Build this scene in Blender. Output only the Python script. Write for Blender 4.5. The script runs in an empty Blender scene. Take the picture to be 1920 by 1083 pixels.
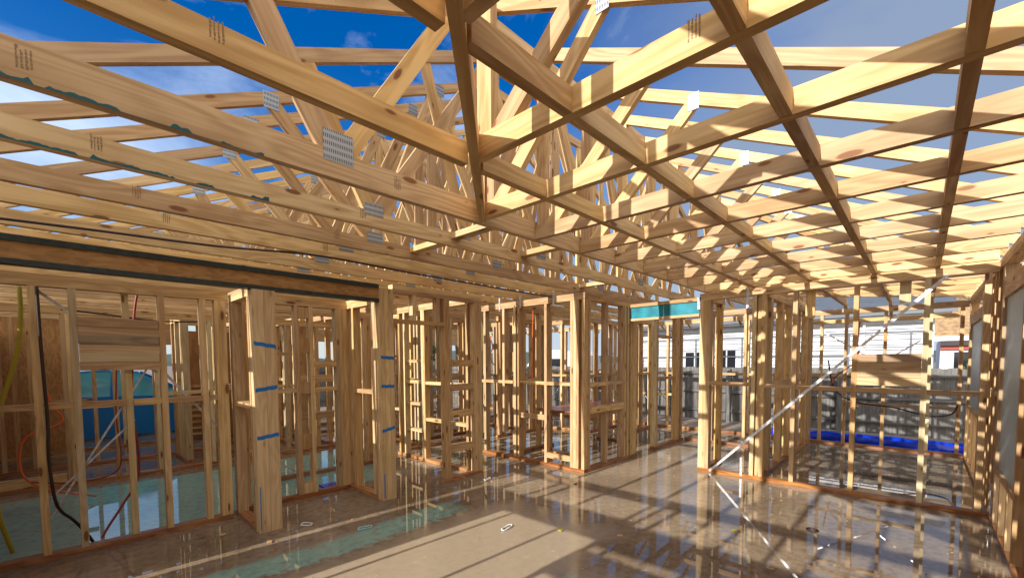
import bpy, math, random
from mathutils import Vector, Matrix
random.seed(7)
sc = bpy.context.scene
COL = sc.collection

# ------------------------------------------------------------------ camera
CAM_H = 1.52
cam = bpy.data.cameras.new("camera")
camo = bpy.data.objects.new("camera", cam)
COL.objects.link(camo)
cam.sensor_width = 36.0
cam.lens = 809.854 / 1920 * 36.0
cam.shift_y = (717.657 - 541.5) / 1920.0
cam.clip_start = 0.02
cam.clip_end = 2000
def cam_axes(yaw, pitch, roll):
    cy, sy = math.cos(yaw), math.sin(yaw)
    f = Vector((cy * math.cos(pitch), sy * math.cos(pitch), math.sin(pitch)))
    rt = Vector((sy, -cy, 0)); up = rt.cross(f)
    r2 = rt * math.cos(roll) + up * math.sin(roll)
    u2 = -rt * math.sin(roll) + up * math.cos(roll)
    return r2, u2, f
r_, u_, f_ = cam_axes(math.radians(43.47), math.radians(-2.96), math.radians(-0.31))
M = Matrix((r_, u_, -f_)).transposed().to_4x4()
M.translation = Vector((0, 0, CAM_H))
camo.matrix_world = M
sc.camera = camo

# ------------------------------------------------------------------ light
SUN_DIR = Vector((1.0, -0.04, -0.47)).normalized()      # way the light travels
sun_el = math.asin(-SUN_DIR.z)
sun_az = math.atan2(-SUN_DIR.x, -SUN_DIR.y)              # compass angle of the sun from +Y
sun = bpy.data.lights.new("sun", 'SUN')
sun.energy = 3.5
sun.angle = math.radians(0.53)
sun.color = (1.0, 0.95, 0.89)
suno = bpy.data.objects.new("sun", sun)
COL.objects.link(suno)
suno.rotation_euler = SUN_DIR.to_track_quat('-Z', 'Y').to_euler()

world = bpy.data.worlds.new("World")
sc.world = world
world.use_nodes = True
nt = world.node_tree
nt.nodes.clear()
def N(nt, t, **kw):
    n = nt.nodes.new(t)
    for k, v in kw.items():
        if k.startswith('i_'):
            n.inputs[k[2:].replace('_', ' ')].default_value = v
        else:
            setattr(n, k, v)
    return n
def L(nt, a, b): nt.links.new(a, b)
sky = N(nt, 'ShaderNodeTexSky', sky_type='NISHITA')
sky.sun_disc = False
sky.sun_elevation = sun_el
sky.sun_rotation = sun_az
sky.air_density = 1.3; sky.dust_density = 0.3; sky.ozone_density = 3.0
hs = N(nt, 'ShaderNodeHueSaturation'); hs.inputs['Saturation'].default_value = 1.5; hs.inputs['Value'].default_value = 0.62; hs.inputs['Hue'].default_value = 0.520
L(nt, sky.outputs[0], hs.inputs['Color'])
geo = N(nt, 'ShaderNodeNewGeometry')
mp = N(nt, 'ShaderNodeMapping'); mp.inputs['Scale'].default_value = (1.0, 1.0, 2.2)
L(nt, geo.outputs['Incoming'], mp.inputs['Vector'])
n1 = N(nt, 'ShaderNodeTexNoise'); n1.inputs['Scale'].default_value = 2.3; n1.inputs['Detail'].default_value = 7; n1.inputs['Roughness'].default_value = 0.58; n1.inputs['Distortion'].default_value = 0.6
L(nt, mp.outputs[0], n1.inputs['Vector'])
# incoming points from the sky to the eye: flip for directions
sep = N(nt, 'ShaderNodeSeparateXYZ'); L(nt, geo.outputs['Incoming'], sep.inputs[0])
def MATH(nt, op, a, b=None, clamp=False):
    n = nt.nodes.new('ShaderNodeMath'); n.operation = op; n.use_clamp = clamp
    for i, v in enumerate((a, b)):
        if v is None: continue
        if hasattr(v, 'default_value') or hasattr(v, 'is_linked'): nt.links.new(v, n.inputs[i])
        else: n.inputs[i].default_value = v
    return n.outputs[0]
# side = amount towards -y+x (right of the view): banks of grey cloud
sx = MATH(nt, 'MULTIPLY', sep.outputs[0], -0.69)
sy = MATH(nt, 'MULTIPLY', sep.outputs[1], 0.72)
side = MATH(nt, 'ADD', sx, sy)
up = MATH(nt, 'MULTIPLY', sep.outputs[2], -1.0)
# white wisps
w = MATH(nt, 'SUBTRACT', n1.outputs[0], 0.53)
left = MATH(nt, 'MULTIPLY', side, -0.20)
w = MATH(nt, 'ADD', w, left)
w = MATH(nt, 'MULTIPLY', w, 3.2, True)
mixw = N(nt, 'ShaderNodeMix', data_type='RGBA'); L(nt, w, mixw.inputs[0])
L(nt, hs.outputs[0], mixw.inputs[6]); mixw.inputs[7].default_value = (2.7, 3.4, 4.6, 1)
# grey bank on the right and low
g = MATH(nt, 'ADD', MATH(nt, 'MULTIPLY', side, 1.2), 0.16)
gu = MATH(nt, 'MULTIPLY', up, -1.0)
g = MATH(nt, 'ADD', g, gu)
nn = MATH(nt, 'MULTIPLY', n1.outputs[0], 0.7)
g = MATH(nt, 'ADD', g, nn)
g = MATH(nt, 'MULTIPLY', g, 1.6, True)
g = MATH(nt, 'MULTIPLY', g, 0.85)
mixg = N(nt, 'ShaderNodeMix', data_type='RGBA'); L(nt, g, mixg.inputs[0])
L(nt, mixw.outputs[2], mixg.inputs[6]); mixg.inputs[7].default_value = (1.35, 1.65, 2.15, 1)
# unseen bright warm sky added behind the camera to fill camera-facing timber
bk = MATH(nt, 'ADD', MATH(nt, 'MULTIPLY', sep.outputs[0], 0.75), MATH(nt, 'MULTIPLY', sep.outputs[1], 0.66))
bk = MATH(nt, 'MULTIPLY', MATH(nt, 'ADD', bk, -0.10), 1.6, True)
bk = MATH(nt, 'MULTIPLY', bk, MATH(nt, 'ADD', MATH(nt, 'MULTIPLY', n1.outputs[0], 0.6), 0.55), True)
mixb = N(nt, 'ShaderNodeMix', data_type='RGBA'); L(nt, bk, mixb.inputs[0])
lowf = MATH(nt, 'SUBTRACT', 1.0, MATH(nt, 'MULTIPLY', up, 5.0), True)
mixl = N(nt, 'ShaderNodeMix', data_type='RGBA'); L(nt, MATH(nt, 'MULTIPLY', lowf, 0.85), mixl.inputs[0])
L(nt, mixg.outputs[2], mixl.inputs[6]); mixl.inputs[7].default_value = (2.6, 3.0, 3.7, 1)
L(nt, mixl.outputs[2], mixb.inputs[6]); mixb.inputs[7].default_value = (10.2, 9.1, 7.6, 1)
bg = N(nt, 'ShaderNodeBackground'); bg.inputs['Strength'].default_value = 0.135
L(nt, mixb.outputs[2], bg.inputs['Color'])
wo = N(nt, 'ShaderNodeOutputWorld'); L(nt, bg.outputs[0], wo.inputs['Surface'])

sc.view_settings.view_transform = 'Standard'
sc.view_settings.look = 'None'
sc.view_settings.exposure = 0.90
sc.view_settings.gamma = 1.0
sc.view_settings.use_curve_mapping = False
sc.cycles.max_bounces = 10
sc.cycles.diffuse_bounces = 8
sc.cycles.glossy_bounces = 4
sc.cycles.sample_clamp_indirect = 8

# ------------------------------------------------------------------ materials
def newmat(name):
    m = bpy.data.materials.new(name); m.use_nodes = True
    nt = m.node_tree
    b = nt.nodes['Principled BSDF']
    return m, nt, b
def ramp(nt, fac, stops):
    r = nt.nodes.new('ShaderNodeValToRGB')
    e = r.color_ramp.elements
    e[0].position = stops[0][0]; e[0].color = (*stops[0][1], 1)
    e[1].position = stops[1][0]; e[1].color = (*stops[1][1], 1)
    for p, c in stops[2:]:
        k = e.new(p); k.color = (*c, 1)
    nt.links.new(fac, r.inputs[0])
    return r.outputs[0]
def mixc(nt, fac, a, b, blend='MIX'):
    n = nt.nodes.new('ShaderNodeMix'); n.data_type = 'RGBA'; n.blend_type = blend
    for i, v in ((0, fac), (6, a), (7, b)):
        if hasattr(v, 'is_linked'): nt.links.new(v, n.inputs[i])
        else: n.inputs[i].default_value = v if i == 0 else (*v, 1)
    return n.outputs[2]
def wood(name, light, dark, knot=(0.20, 0.075, 0.025), rough=0.62, wet=False):
    m, nt, b = newmat(name)
    uv = N(nt, 'ShaderNodeUVMap', uv_map='UVMap')
    tone = N(nt, 'ShaderNodeAttribute', attribute_name='tone')
    mp = N(nt, 'ShaderNodeMapping'); mp.inputs['Scale'].default_value = (0.9, 22, 1)
    L(nt, uv.outputs[0], mp.inputs[0])
    # knots bend the grain
    vm = N(nt, 'ShaderNodeMapping'); vm.inputs['Scale'].default_value = (2.6, 8.0, 1)
    L(nt, uv.outputs[0], vm.inputs[0])
    vo = N(nt, 'ShaderNodeTexVoronoi', voronoi_dimensions='2D'); vo.inputs['Scale'].default_value = 1.0; vo.inputs['Randomness'].default_value = 1.0
    L(nt, vm.outputs[0], vo.inputs['Vector'])
    nz = N(nt, 'ShaderNodeTexNoise', noise_dimensions='2D'); nz.inputs['Scale'].default_value = 1.0; nz.inputs['Detail'].default_value = 5; nz.inputs['Distortion'].default_value = 1.4
    L(nt, mp.outputs[0], nz.inputs['Vector'])
    # broad cathedral rings
    mp2 = N(nt, 'ShaderNodeMapping'); mp2.inputs['Scale'].default_value = (0.55, 5.0, 1)
    L(nt, uv.outputs[0], mp2.inputs[0])
    n2 = N(nt, 'ShaderNodeTexNoise', noise_dimensions='2D'); n2.inputs['Scale'].default_value = 1.0; n2.inputs['Detail'].default_value = 1.5; n2.inputs['Distortion'].default_value = 0.6
    L(nt, mp2.outputs[0], n2.inputs['Vector'])
    bend = MATH(nt, 'MULTIPLY', vo.outputs['Distance'], 0.10)
    rr = MATH(nt, 'ADD', n2.outputs[0], bend)
    rr = MATH(nt, 'MULTIPLY', rr, 46)
    rr = MATH(nt, 'SINE', rr)
    rr = MATH(nt, 'MULTIPLY', rr, 0.5)
    rr = MATH(nt, 'ADD', rr, 0.5)
    gr = MATH(nt, 'MULTIPLY', nz.outputs[0], 0.75)
    rr2 = MATH(nt, 'MULTIPLY', rr, 0.25)
    gr = MATH(nt, 'ADD', gr, rr2)
    base = ramp(nt, gr, [(0.34, light), (0.66, dark)])
    hsv = N(nt, 'ShaderNodeHueSaturation')
    L(nt, base, hsv.inputs['Color'])
    tv = MATH(nt, 'MULTIPLY', tone.outputs['Fac'], 0.42)
    tv = MATH(nt, 'ADD', tv, 0.76)
    L(nt, MATH(nt, 'ADD', MATH(nt, 'MULTIPLY', MATH(nt, 'FRACT', MATH(nt, 'MULTIPLY', tone.outputs['Fac'], 7.3)), 0.16), 0.91), hsv.inputs['Saturation'])
    L(nt, tv, hsv.inputs['Value'])
    th = MATH(nt, 'MULTIPLY', tone.outputs['Fac'], 0.016)
    th = MATH(nt, 'ADD', th, 0.491)
    L(nt, th, hsv.inputs['Hue'])
    # which voronoi cells hold a knot
    cellr = N(nt, 'ShaderNodeSeparateColor'); L(nt, vo.outputs['Color'], cellr.inputs[0])
    has = MATH(nt, 'GREATER_THAN', cellr.outputs[0], 0.56)
    rad = MATH(nt, 'MULTIPLY', cellr.outputs[1], 0.11)
    rad = MATH(nt, 'ADD', rad, 0.045)
    kd = MATH(nt, 'SUBTRACT', rad, vo.outputs['Distance'])
    kd = MATH(nt, 'MULTIPLY', kd, 22, True)
    kf = MATH(nt, 'MULTIPLY', kd, has)
    halo = MATH(nt, 'SUBTRACT', 0.30, vo.outputs['Distance'])
    halo = MATH(nt, 'MULTIPLY', halo, 2.2, True)
    halo = MATH(nt, 'MULTIPLY', halo, has)
    halo = MATH(nt, 'MULTIPLY', halo, 0.55)
    c = mixc(nt, halo, hsv.outputs[0], tuple(x * 0.68 + y * .3 for x, y in zip(dark, knot)))
    kf = MATH(nt, 'MULTIPLY', kf, 0.92)
    c = mixc(nt, kf, c, knot)
    # damp / weather blotches
    bm = N(nt, 'ShaderNodeTexNoise', noise_dimensions='2D'); bm.inputs['Scale'].default_value = 2.2; bm.inputs['Detail'].default_value = 4
    L(nt, uv.outputs[0], bm.inputs['Vector'])
    bl = MATH(nt, 'SUBTRACT', bm.outputs[0], 0.56)
    bl = MATH(nt, 'MULTIPLY', bl, 2.6 if not wet else 5.0, True)
    bl = MATH(nt, 'MULTIPLY', bl, 0.40 if not wet else 0.8)
    c = mixc(nt, bl, c, tuple(x * 0.55 for x in dark))
    L(nt, c, b.inputs['Base Color'])
    b.inputs['Roughness'].default_value = rough if not wet else 0.35
    b.inputs['Specular IOR Level'].default_value = 0.3
    bp = N(nt, 'ShaderNodeBump'); bp.inputs['Strength'].default_value = 0.12; bp.inputs['Distance'].default_value = 0.002
    L(nt, gr, bp.inputs['Height']); L(nt, bp.outputs[0], b.inputs['Normal'])
    return m
PINE = wood('pine', (0.665, 0.462, 0.232), (0.50, 0.312, 0.138))
TREATED = wood('treated_pine', (0.62, 0.49, 0.28), (0.50, 0.375, 0.195))
WETPINE = wood('wet_pine_plate', (0.50, 0.24, 0.085), (0.30, 0.12, 0.04), rough=0.4, wet=True)
LVL = wood('laminated_veneer', (0.64, 0.45, 0.238), (0.52, 0.345, 0.165), knot=(0.40, 0.25, 0.11))
OLDWOOD = wood('weathered_boards', (0.58, 0.40, 0.22), (0.44, 0.29, 0.15), wet=True)
def osb(name, c1, c2, scale=38):
    m, nt, b = newmat(name)
    uv = N(nt, 'ShaderNodeUVMap', uv_map='UVMap')
    vo = N(nt, 'ShaderNodeTexVoronoi', voronoi_dimensions='2D'); vo.inputs['Scale'].default_value = scale
    mp = N(nt, 'ShaderNodeMapping'); mp.inputs['Scale'].default_value = (0.5, 1.3, 1); mp.inputs['Rotation'].default_value = (0, 0, 0.4)
    L(nt, uv.outputs[0], mp.inputs[0]); L(nt, mp.outputs[0], vo.inputs['Vector'])
    s = N(nt, 'ShaderNodeSeparateColor'); L(nt, vo.outputs['Color'], s.inputs[0])
    nz = N(nt, 'ShaderNodeTexNoise'); nz.inputs['Scale'].default_value = 3; L(nt, uv.outputs[0], nz.inputs['Vector'])
    f = MATH(nt, 'MULTIPLY', s.outputs[0], 0.6); f2 = MATH(nt, 'MULTIPLY', nz.outputs[0], 0.5); f = MATH(nt, 'ADD', f, f2)
    L(nt, ramp(nt, f, [(0.2, c1), (0.8, c2)]), b.inputs['Base Color'])
    b.inputs['Roughness'].default_value = 0.6
    return m
OSB = osb('strand_board', (0.50, 0.28, 0.10), (0.34, 0.17, 0.055))
DARKPLY = osb('dark_ply', (0.34, 0.17, 0.06), (0.24, 0.11, 0.035), 14)
def plain(name, col, rough=0.5, metal=0.0, noise=0.0, nscale=8, bump=0.0, spec=0.5):
    m, nt, b = newmat(name)
    b.inputs['Roughness'].default_value = rough
    b.inputs['Metallic'].default_value = metal
    b.inputs['Specular IOR Level'].default_value = spec
    if noise > 0:
        tc = N(nt, 'ShaderNodeTexCoord')
        nz = N(nt, 'ShaderNodeTexNoise'); nz.inputs['Scale'].default_value = nscale; nz.inputs['Detail'].default_value = 5
        L(nt, tc.outputs['Object'], nz.inputs['Vector'])
        c = ramp(nt, nz.outputs[0], [(0.3, tuple(x * (1 - noise) for x in col)), (0.7, tuple(min(1, x * (1 + noise)) for x in col))])
        L(nt, c, b.inputs['Base Color'])
        rr = MATH(nt, 'MULTIPLY', nz.outputs[0], 0.3); rr = MATH(nt, 'ADD', rr, rough - 0.15)
        L(nt, rr, b.inputs['Roughness'])
        if bump:
            bp = N(nt, 'ShaderNodeBump'); bp.inputs['Strength'].default_value = bump; bp.inputs['Distance'].default_value = 0.01
            L(nt, nz.outputs[0], bp.inputs['Height']); L(nt, bp.outputs[0], b.inputs['Normal'])
    else:
        b.inputs['Base Color'].default_value = (*col, 1)
    return m
def nailplate(name):
    m, nt, b = newmat(name)
    uv = N(nt, 'ShaderNodeUVMap', uv_map='UVMap')
    sp = N(nt, 'ShaderNodeSeparateXYZ'); L(nt, uv.outputs[0], sp.inputs[0])
    u = MATH(nt, 'FRACT', MATH(nt, 'DIVIDE', sp.outputs[0], 0.0095))
    row = MATH(nt, 'FRACT', MATH(nt, 'DIVIDE', sp.outputs[1], 0.034))
    a = MATH(nt, 'LESS_THAN', u, 0.45); c = MATH(nt, 'LESS_THAN', row, 0.55)
    f = MATH(nt, 'MULTIPLY', a, c)
    col = mixc(nt, f, (0.38, 0.41, 0.44), (0.05, 0.045, 0.035))
    L(nt, col, b.inputs['Base Color'])
    mt = MATH(nt, 'MULTIPLY', f, -0.6); mt = MATH(nt, 'ADD', mt, 0.75)
    L(nt, mt, b.inputs['Metallic'])
    b.inputs['Roughness'].default_value = 0.42
    return m
GANG = nailplate('galvanised_nail_plate')
STEEL = plain('galvanised_strap', (0.66, 0.68, 0.71), 0.38, 0.6, 0.25, 30)
BLACKSTEEL = plain('dark_painted_flange', (0.030, 0.045, 0.045), 0.45, 0.0, 0.3, 20)
BLUEPAINT = plain('blue_marker', (0.005, 0.16, 0.50), 0.5)
GREENPAINT = plain('green_tip_paint', (0.01, 0.10, 0.12), 0.6)
STAMP = plain('grade_stamp_ink', (0.27, 0.17, 0.09), 0.7)
RED = plain('red_pipe', (0.30, 0.04, 0.025), 0.5)
ORANGE = plain('orange_conduit', (0.75, 0.13, 0.035), 0.45)
YELLOW = plain('yellow_hose', (0.42, 0.36, 0.03), 0.4)
BLACKCABLE = plain('dark_cable', (0.035, 0.018, 0.015), 0.45)
WHITE = plain('white_paint', (0.60, 0.62, 0.65), 0.5, 0, 0.05, 3)
WHITEPLASTIC = plain('white_plastic', (0.8, 0.8, 0.78), 0.35)
CYANPLASTIC = plain('pale_cyan_strap', (0.35, 0.68, 0.68), 0.35)
TEAL = plain('teal_wrapped_lintel', (0.006, 0.20, 0.26), 0.45, 0, 0.35, 6)
WRAP = plain('pale_grey_building_wrap', (0.42, 0.55, 0.58), 0.45, 0, 0.12, 2)
BLUETARP = plain('blue_plastic', (0.004, 0.035, 0.50), 0.18, 0, 0.3, 5, 0.6)
FENCE = wood('weathered_paling', (0.17, 0.165, 0.155), (0.10, 0.097, 0.09), knot=(0.12, 0.11, 0.1))
ROOFTILE = plain('tan_roof_tiles', (0.34, 0.22, 0.11), 0.8, 0, 0.35, 6)
GREYROOF = plain('grey_roof_steel', (0.10, 0.115, 0.135), 0.45, 0, 0.15, 3)
GLASSDARK = plain('dark_window_glass', (0.015, 0.017, 0.022), 0.08)
CARBLUE = plain('blue_car_paint', (0.02, 0.24, 0.66), 0.2, 0.1)
CARGLASS = plain('car_glass', (0.12, 0.50, 0.60), 0.08)
TYRE = plain('tyre_rubber', (0.015, 0.015, 0.016), 0.8)
HILL = plain('distant_hills', (0.05, 0.075, 0.07), 0.9)
LEAF = plain('dark_foliage', (0.045, 0.085, 0.025), 0.75, 0, 0.6, 30)
BARK = plain('bark', (0.16, 0.12, 0.085), 0.85, 0, 0.3, 12)
REDPLY = plain('red_formply', (0.30, 0.085, 0.035), 0.35, 0, 0.3, 8)

# floor: wet concrete with puddles and teal stains
def floor_mat():
    m, nt, b = newmat('wet_concrete')
    gp = N(nt, 'ShaderNodeNewGeometry'); sp = N(nt, 'ShaderNodeSeparateXYZ'); L(nt, gp.outputs['Position'], sp.inputs[0])
    X, Y = sp.outputs[0], sp.outputs[1]
    nz = N(nt, 'ShaderNodeTexNoise'); nz.inputs['Scale'].default_value = 0.9; nz.inputs['Detail'].default_value = 6; nz.inputs['Roughness'].default_value = 0.55
    L(nt, gp.outputs['Position'], nz.inputs['Vector'])
    fn = N(nt, 'ShaderNodeTexNoise'); fn.inputs['Scale'].default_value = 14; fn.inputs['Detail'].default_value = 8; fn.inputs['Roughness'].default_value = 0.65
    L(nt, gp.outputs['Position'], fn.inputs['Vector'])
    def box(v, a, bb, soft):
        p = MATH(nt, 'MULTIPLY', MATH(nt, 'SUBTRACT', v, a), 1 / soft, True)
        q = MATH(nt, 'MULTIPLY', MATH(nt, 'SUBTRACT', bb, v), 1 / soft, True)
        return MATH(nt, 'MULTIPLY', p, q)
    wob = MATH(nt, 'MULTIPLY', MATH(nt, 'SUBTRACT', nz.outputs[0], 0.5), 1.6)
    Yw = MATH(nt, 'ADD', Y, MATH(nt, 'MULTIPLY', wob, 0.35)); Xw = MATH(nt, 'ADD', X, wob)
    # drier patch where the sun has been (middle left)
    dry = MATH(nt, 'MULTIPLY', box(Xw, 0.6, 3.6, 0.5), box(Yw, 1.7, 3.35, 0.25))
    dry2 = MATH(nt, 'MULTIPLY', box(Xw, 3.3, 8.6, 0.8), box(Yw, 1.45, 3.9, 0.6))
    dry = MATH(nt, 'MAXIMUM', dry, MATH(nt, 'MULTIPLY', dry2, 0.38))
    rnd = MATH(nt, 'MULTIPLY', MATH(nt, 'SUBTRACT', nz.outputs[0], 0.56), 9.0, True)
    dry = MATH(nt, 'MAXIMUM', dry, MATH(nt, 'MULTIPLY', rnd, 0.55))
    # colours
    c = ramp(nt, nz.outputs[0], [(0.33, (0.19, 0.140, 0.090)), (0.52, (0.30, 0.232, 0.155)), (0.68, (0.40, 0.318, 0.220))])
    fine = ramp(nt, fn.outputs[0], [(0.28, (0.55, 0.52, 0.48)), (0.55, (1, 1, 1))])
    c = mixc(nt, 1.0, c, fine, 'MULTIPLY')
    dc = mixc(nt, fn.outputs[0], (0.36, 0.285, 0.185), (0.47, 0.38, 0.26))
    c = mixc(nt, MATH(nt, 'MULTIPLY', dry, 0.85), c, dc)
    st = MATH(nt, 'MULTIPLY', box(Xw, 0.2, 2.75, 0.25), box(MATH(nt, 'ADD', Y, MATH(nt, 'ADD', MATH(nt, 'MULTIPLY', wob, 0.16), MATH(nt, 'MULTIPLY', MATH(nt, 'SUBTRACT', fn.outputs[0], 0.5), 0.35))), 3.28, 3.68, 0.07))
    bay = MATH(nt, 'MULTIPLY', box(X, -3.0, 3.3, 0.4), box(Y, 5.05, 7.25, 0.05))
    blob = MATH(nt, 'MULTIPLY', box(Xw, 2.35, 2.75, 0.1), box(Y, 1.6, 1.82, 0.05))
    tm = MATH(nt, 'MAXIMUM', MATH(nt, 'MAXIMUM', MATH(nt, 'MULTIPLY', st, 0.8), bay), MATH(nt, 'MULTIPLY', blob, 0.5))
    tm = MATH(nt, 'MULTIPLY', tm, MATH(nt, 'SUBTRACT', MATH(nt, 'MULTIPLY', fn.outputs[0], 2.2), 0.25), True)
    c = mixc(nt, tm, c, (0.26, 0.55, 0.44))
    L(nt, c, b.inputs['Base Color'])
    r = MATH(nt, 'MULTIPLY', dry, MATH(nt, 'ADD', MATH(nt, 'MULTIPLY', fn.outputs[0], 0.30), 0.06))
    r = MATH(nt, 'ADD', r, 0.012)
    L(nt, r, b.inputs['Roughness'])
    b.inputs['IOR'].default_value = 1.5
    b.inputs['Specular IOR Level'].default_value = 0.6
    bp = N(nt, 'ShaderNodeBump'); bp.inputs['Distance'].default_value = 0.004
    L(nt, MATH(nt, 'MULTIPLY', dry, 0.2), bp.inputs['Strength'])
    L(nt, fn.outputs[0], bp.inputs['Height']); L(nt, bp.outputs[0], b.inputs['Normal'])
    return m
FLOOR = floor_mat()
MUD = plain('wet_ground', (0.24, 0.19, 0.14), 0.6, 0, 0.4, 1.5, 0.5)
ASPHALT = plain('asphalt', (0.06, 0.062, 0.066), 0.7, 0, 0.25, 4)
GRASS = plain('grass', (0.08, 0.13, 0.03), 0.8, 0, 0.4, 5)

# ------------------------------------------------------------------ mesh helpers
class MB:
    def __init__(s): s.v = []; s.f = []; s.uv = []; s.t = []; s.mi = []
    def _add(s, pts, faces, long_axis, side_axis, mi=0):
        base = len(s.v); s.v += [tuple(p) for p in pts]
        t = random.random(); ou, ov = random.uniform(0, 60), random.uniform(0, 60)
        third = long_axis.cross(side_axis)
        for f in faces:
            s.f.append(tuple(base + i for i in f)); s.t.append(t); s.mi.append(mi)
            P = [Vector(pts[i]) for i in f]
            n = (P[1] - P[0]).cross(P[2] - P[0])
            if n.length < 1e-12 and len(P) > 3: n = (P[2] - P[0]).cross(P[3] - P[0])
            n = n.normalized() if n.length > 0 else Vector((0, 0, 1))
            al, as_, at = abs(n.dot(long_axis)), abs(n.dot(side_axis)), abs(n.dot(third))
            if al > max(as_, at): A, B = side_axis, third
            elif as_ > at: A, B = long_axis, third
            else: A, B = long_axis, side_axis
            s.uv += [(p.dot(A) + ou, p.dot(B) + ov) for p in P]
    def hexa(s, p8, la, sa, mi=0):
        # p8: bottom 4 (ccw from above) then top 4
        s._add(p8, [(3, 2, 1, 0), (4, 5, 6, 7), (0, 1, 5, 4), (1, 2, 6, 5), (2, 3, 7, 6), (3, 0, 4, 7)], la, sa, mi)
    def box(s, x0, x1, y0, y1, z0, z1, la=None):
        d = (x1 - x0, y1 - y0, z1 - z0)
        if la is None: la = d.index(max(d))
        ax = [Vector((1, 0, 0)), Vector((0, 1, 0)), Vector((0, 0, 1))]
        A = ax[la]; B = ax[(la + 1) % 3]
        s.hexa([(x0, y0, z0), (x1, y0, z0), (x1, y1, z0), (x0, y1, z0), (x0, y0, z1), (x1, y0, z1), (x1, y1, z1), (x0, y1, z1)], A, B)
        return s
    def prism(s, poly, o, du, dv, dn, t, la):
        """poly of (u,v) in plane o+u*du+v*dv, extruded t along dn"""
        n = len(poly)
        a = [o + du * u + dv * v for u, v in poly]; b = [p + dn * t for p in a]
        if sum(poly[i][0] * poly[(i + 1) % n][1] - poly[(i + 1) % n][0] * poly[i][1] for i in range(n)) * du.cross(dv).dot(dn) < 0:
            a.reverse(); b.reverse()
        # now ccw seen from +dn side
        faces = [tuple(reversed(range(n))), tuple(range(n, 2 * n))] + [(i, (i + 1) % n, n + (i + 1) % n, n + i) for i in range(n)]
        sa = dn.cross(la).normalized()
        s._add(a + b, faces, la, sa)
        return s
    def bar(s, p, q, w, d, up=Vector((0, 0, 1))):
        p = Vector(p); q = Vector(q); la = (q - p).normalized()
        si = la.cross(up)
        if si.length < 1e-4: si = la.cross(Vector((1, 0, 0)))
        si.normalize(); u2 = si.cross(la)
        a, b = si * (w / 2), u2 * (d / 2)
        s.hexa([p - a - b, q - a - b, q + a - b, p + a - b, p - a + b, q - a + b, q + a + b, p + a + b], la, si)
        return s
    def tube(s, pts, r, seg=8, close=False):
        pts = [Vector(p) for p in pts]; n = len(pts); base = len(s.v)
        prev = None; t = random.random()
        for i, p in enumerate(pts):
            if close: d = pts[(i + 1) % n] - pts[i - 1]
            else: d = pts[min(i + 1, n - 1)] - pts[max(i - 1, 0)]
            d.normalize()
            if prev is None:
                a = d.cross(Vector((0, 0, 1)))
                if a.length < 0.1: a = d.cross(Vector((1, 0, 0)))
            else: a = prev - d * prev.dot(d)
            a.normalize(); prev = a; b = d.cross(a)
            for k in range(seg):
                an = 2 * math.pi * k / seg
                s.v.append(tuple(p + (a * math.cos(an) + b * math.sin(an)) * r))
        for i in range(n if close else n - 1):
            j = (i + 1) % n
            for k in range(seg):
                k2 = (k + 1) % seg
                s.f.append((base + i * seg + k, base + i * seg + k2, base + j * seg + k2, base + j * seg + k)); s.t.append(t); s.mi.append(0)
                s.uv += [(i * .1, k / seg), (i * .1, (k + 1) / seg), (i * .1 + .1, (k + 1) / seg), (i * .1 + .1, k / seg)]
        if not close:
            for ring, rev in ((0, False), (n - 1, True)):
                f = [base + ring * seg + k for k in range(seg)]
                if not rev: f.reverse()
                s.f.append(tuple(f)); s.t.append(t); s.mi.append(0); s.uv += [(0, 0)] * seg
        return s
    def quad(s, a, b, c, d):
        la = (Vector(b) - Vector(a)).normalized(); sa = (Vector(d) - Vector(a)).normalized()
        s._add([a, b, c, d], [(0, 1, 2, 3)], la, sa); return s
    def build(s, name, mats, parent=None, smooth=False, origin=None):
        me = bpy.data.meshes.new(name)
        off = Vector(parent['_o']) if parent is not None and '_o' in parent else (Vector(origin) if origin is not None else Vector((0, 0, 0)))
        if parent is not None and parent.parent is not None: pass
        vs = [(v[0] - off.x, v[1] - off.y, v[2] - off.z) for v in s.v]
        me.from_pydata(vs, [], s.f)
        uvl = me.uv_layers.new(name='UVMap')
        flat = [c for p in s.uv for c in p]
        uvl.data.foreach_set('uv', flat)
        at = me.attributes.new('tone', 'FLOAT', 'FACE'); at.data.foreach_set('value', s.t)
        if not isinstance(mats, (list, tuple)): mats = [mats]
        for m in mats: me.materials.append(m)
        if len(mats) > 1: me.polygons.foreach_set('material_index', s.mi)
        if smooth: me.polygons.foreach_set('use_smooth', [True] * len(me.polygons))
        me.update()
        o = bpy.data.objects.new(name, me); COL.objects.link(o)
        if parent is not None:
            o.parent = parent
            if parent.type == 'MESH': pass
        else: o.location = off
        return o
def sub(mb, name, mat, part, smooth=False):
    """a sub-part: built in its thing's frame, parented to a part that sits at the thing's origin"""
    part['_o'] = part.parent['_o']
    o = mb.build(name, mat, part, smooth); del part['_o']
    return o
LABELS = {}
def thing(name, label, cat, loc, group=None):
    o = bpy.data.objects.new(name, None); COL.objects.link(o)
    o.location = loc; o.empty_display_size = 0.2
    o['_o'] = tuple(loc); o['label'] = label; o['category'] = cat
    if group: o['group'] = group
    return o
def solo(mb, name, mat, label, cat, group=None, origin=(0, 0, 0), smooth=False):
    o = mb.build(name, mat, None, smooth, origin)
    o['label'] = label; o['category'] = cat
    if group: o['group'] = group
    return o
def struct(mb, name, mat, kind='structure'):
    o = mb.build(name, mat); o['kind'] = kind; return o
ORD = ['first', 'second', 'third', 'fourth', 'fifth', 'sixth', 'seventh', 'eighth', 'ninth', 'tenth', 'eleventh', 'twelfth', 'thirteenth', 'fourteenth', 'fifteenth', 'sixteenth', 'seventeenth', 'eighteenth']
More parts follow.
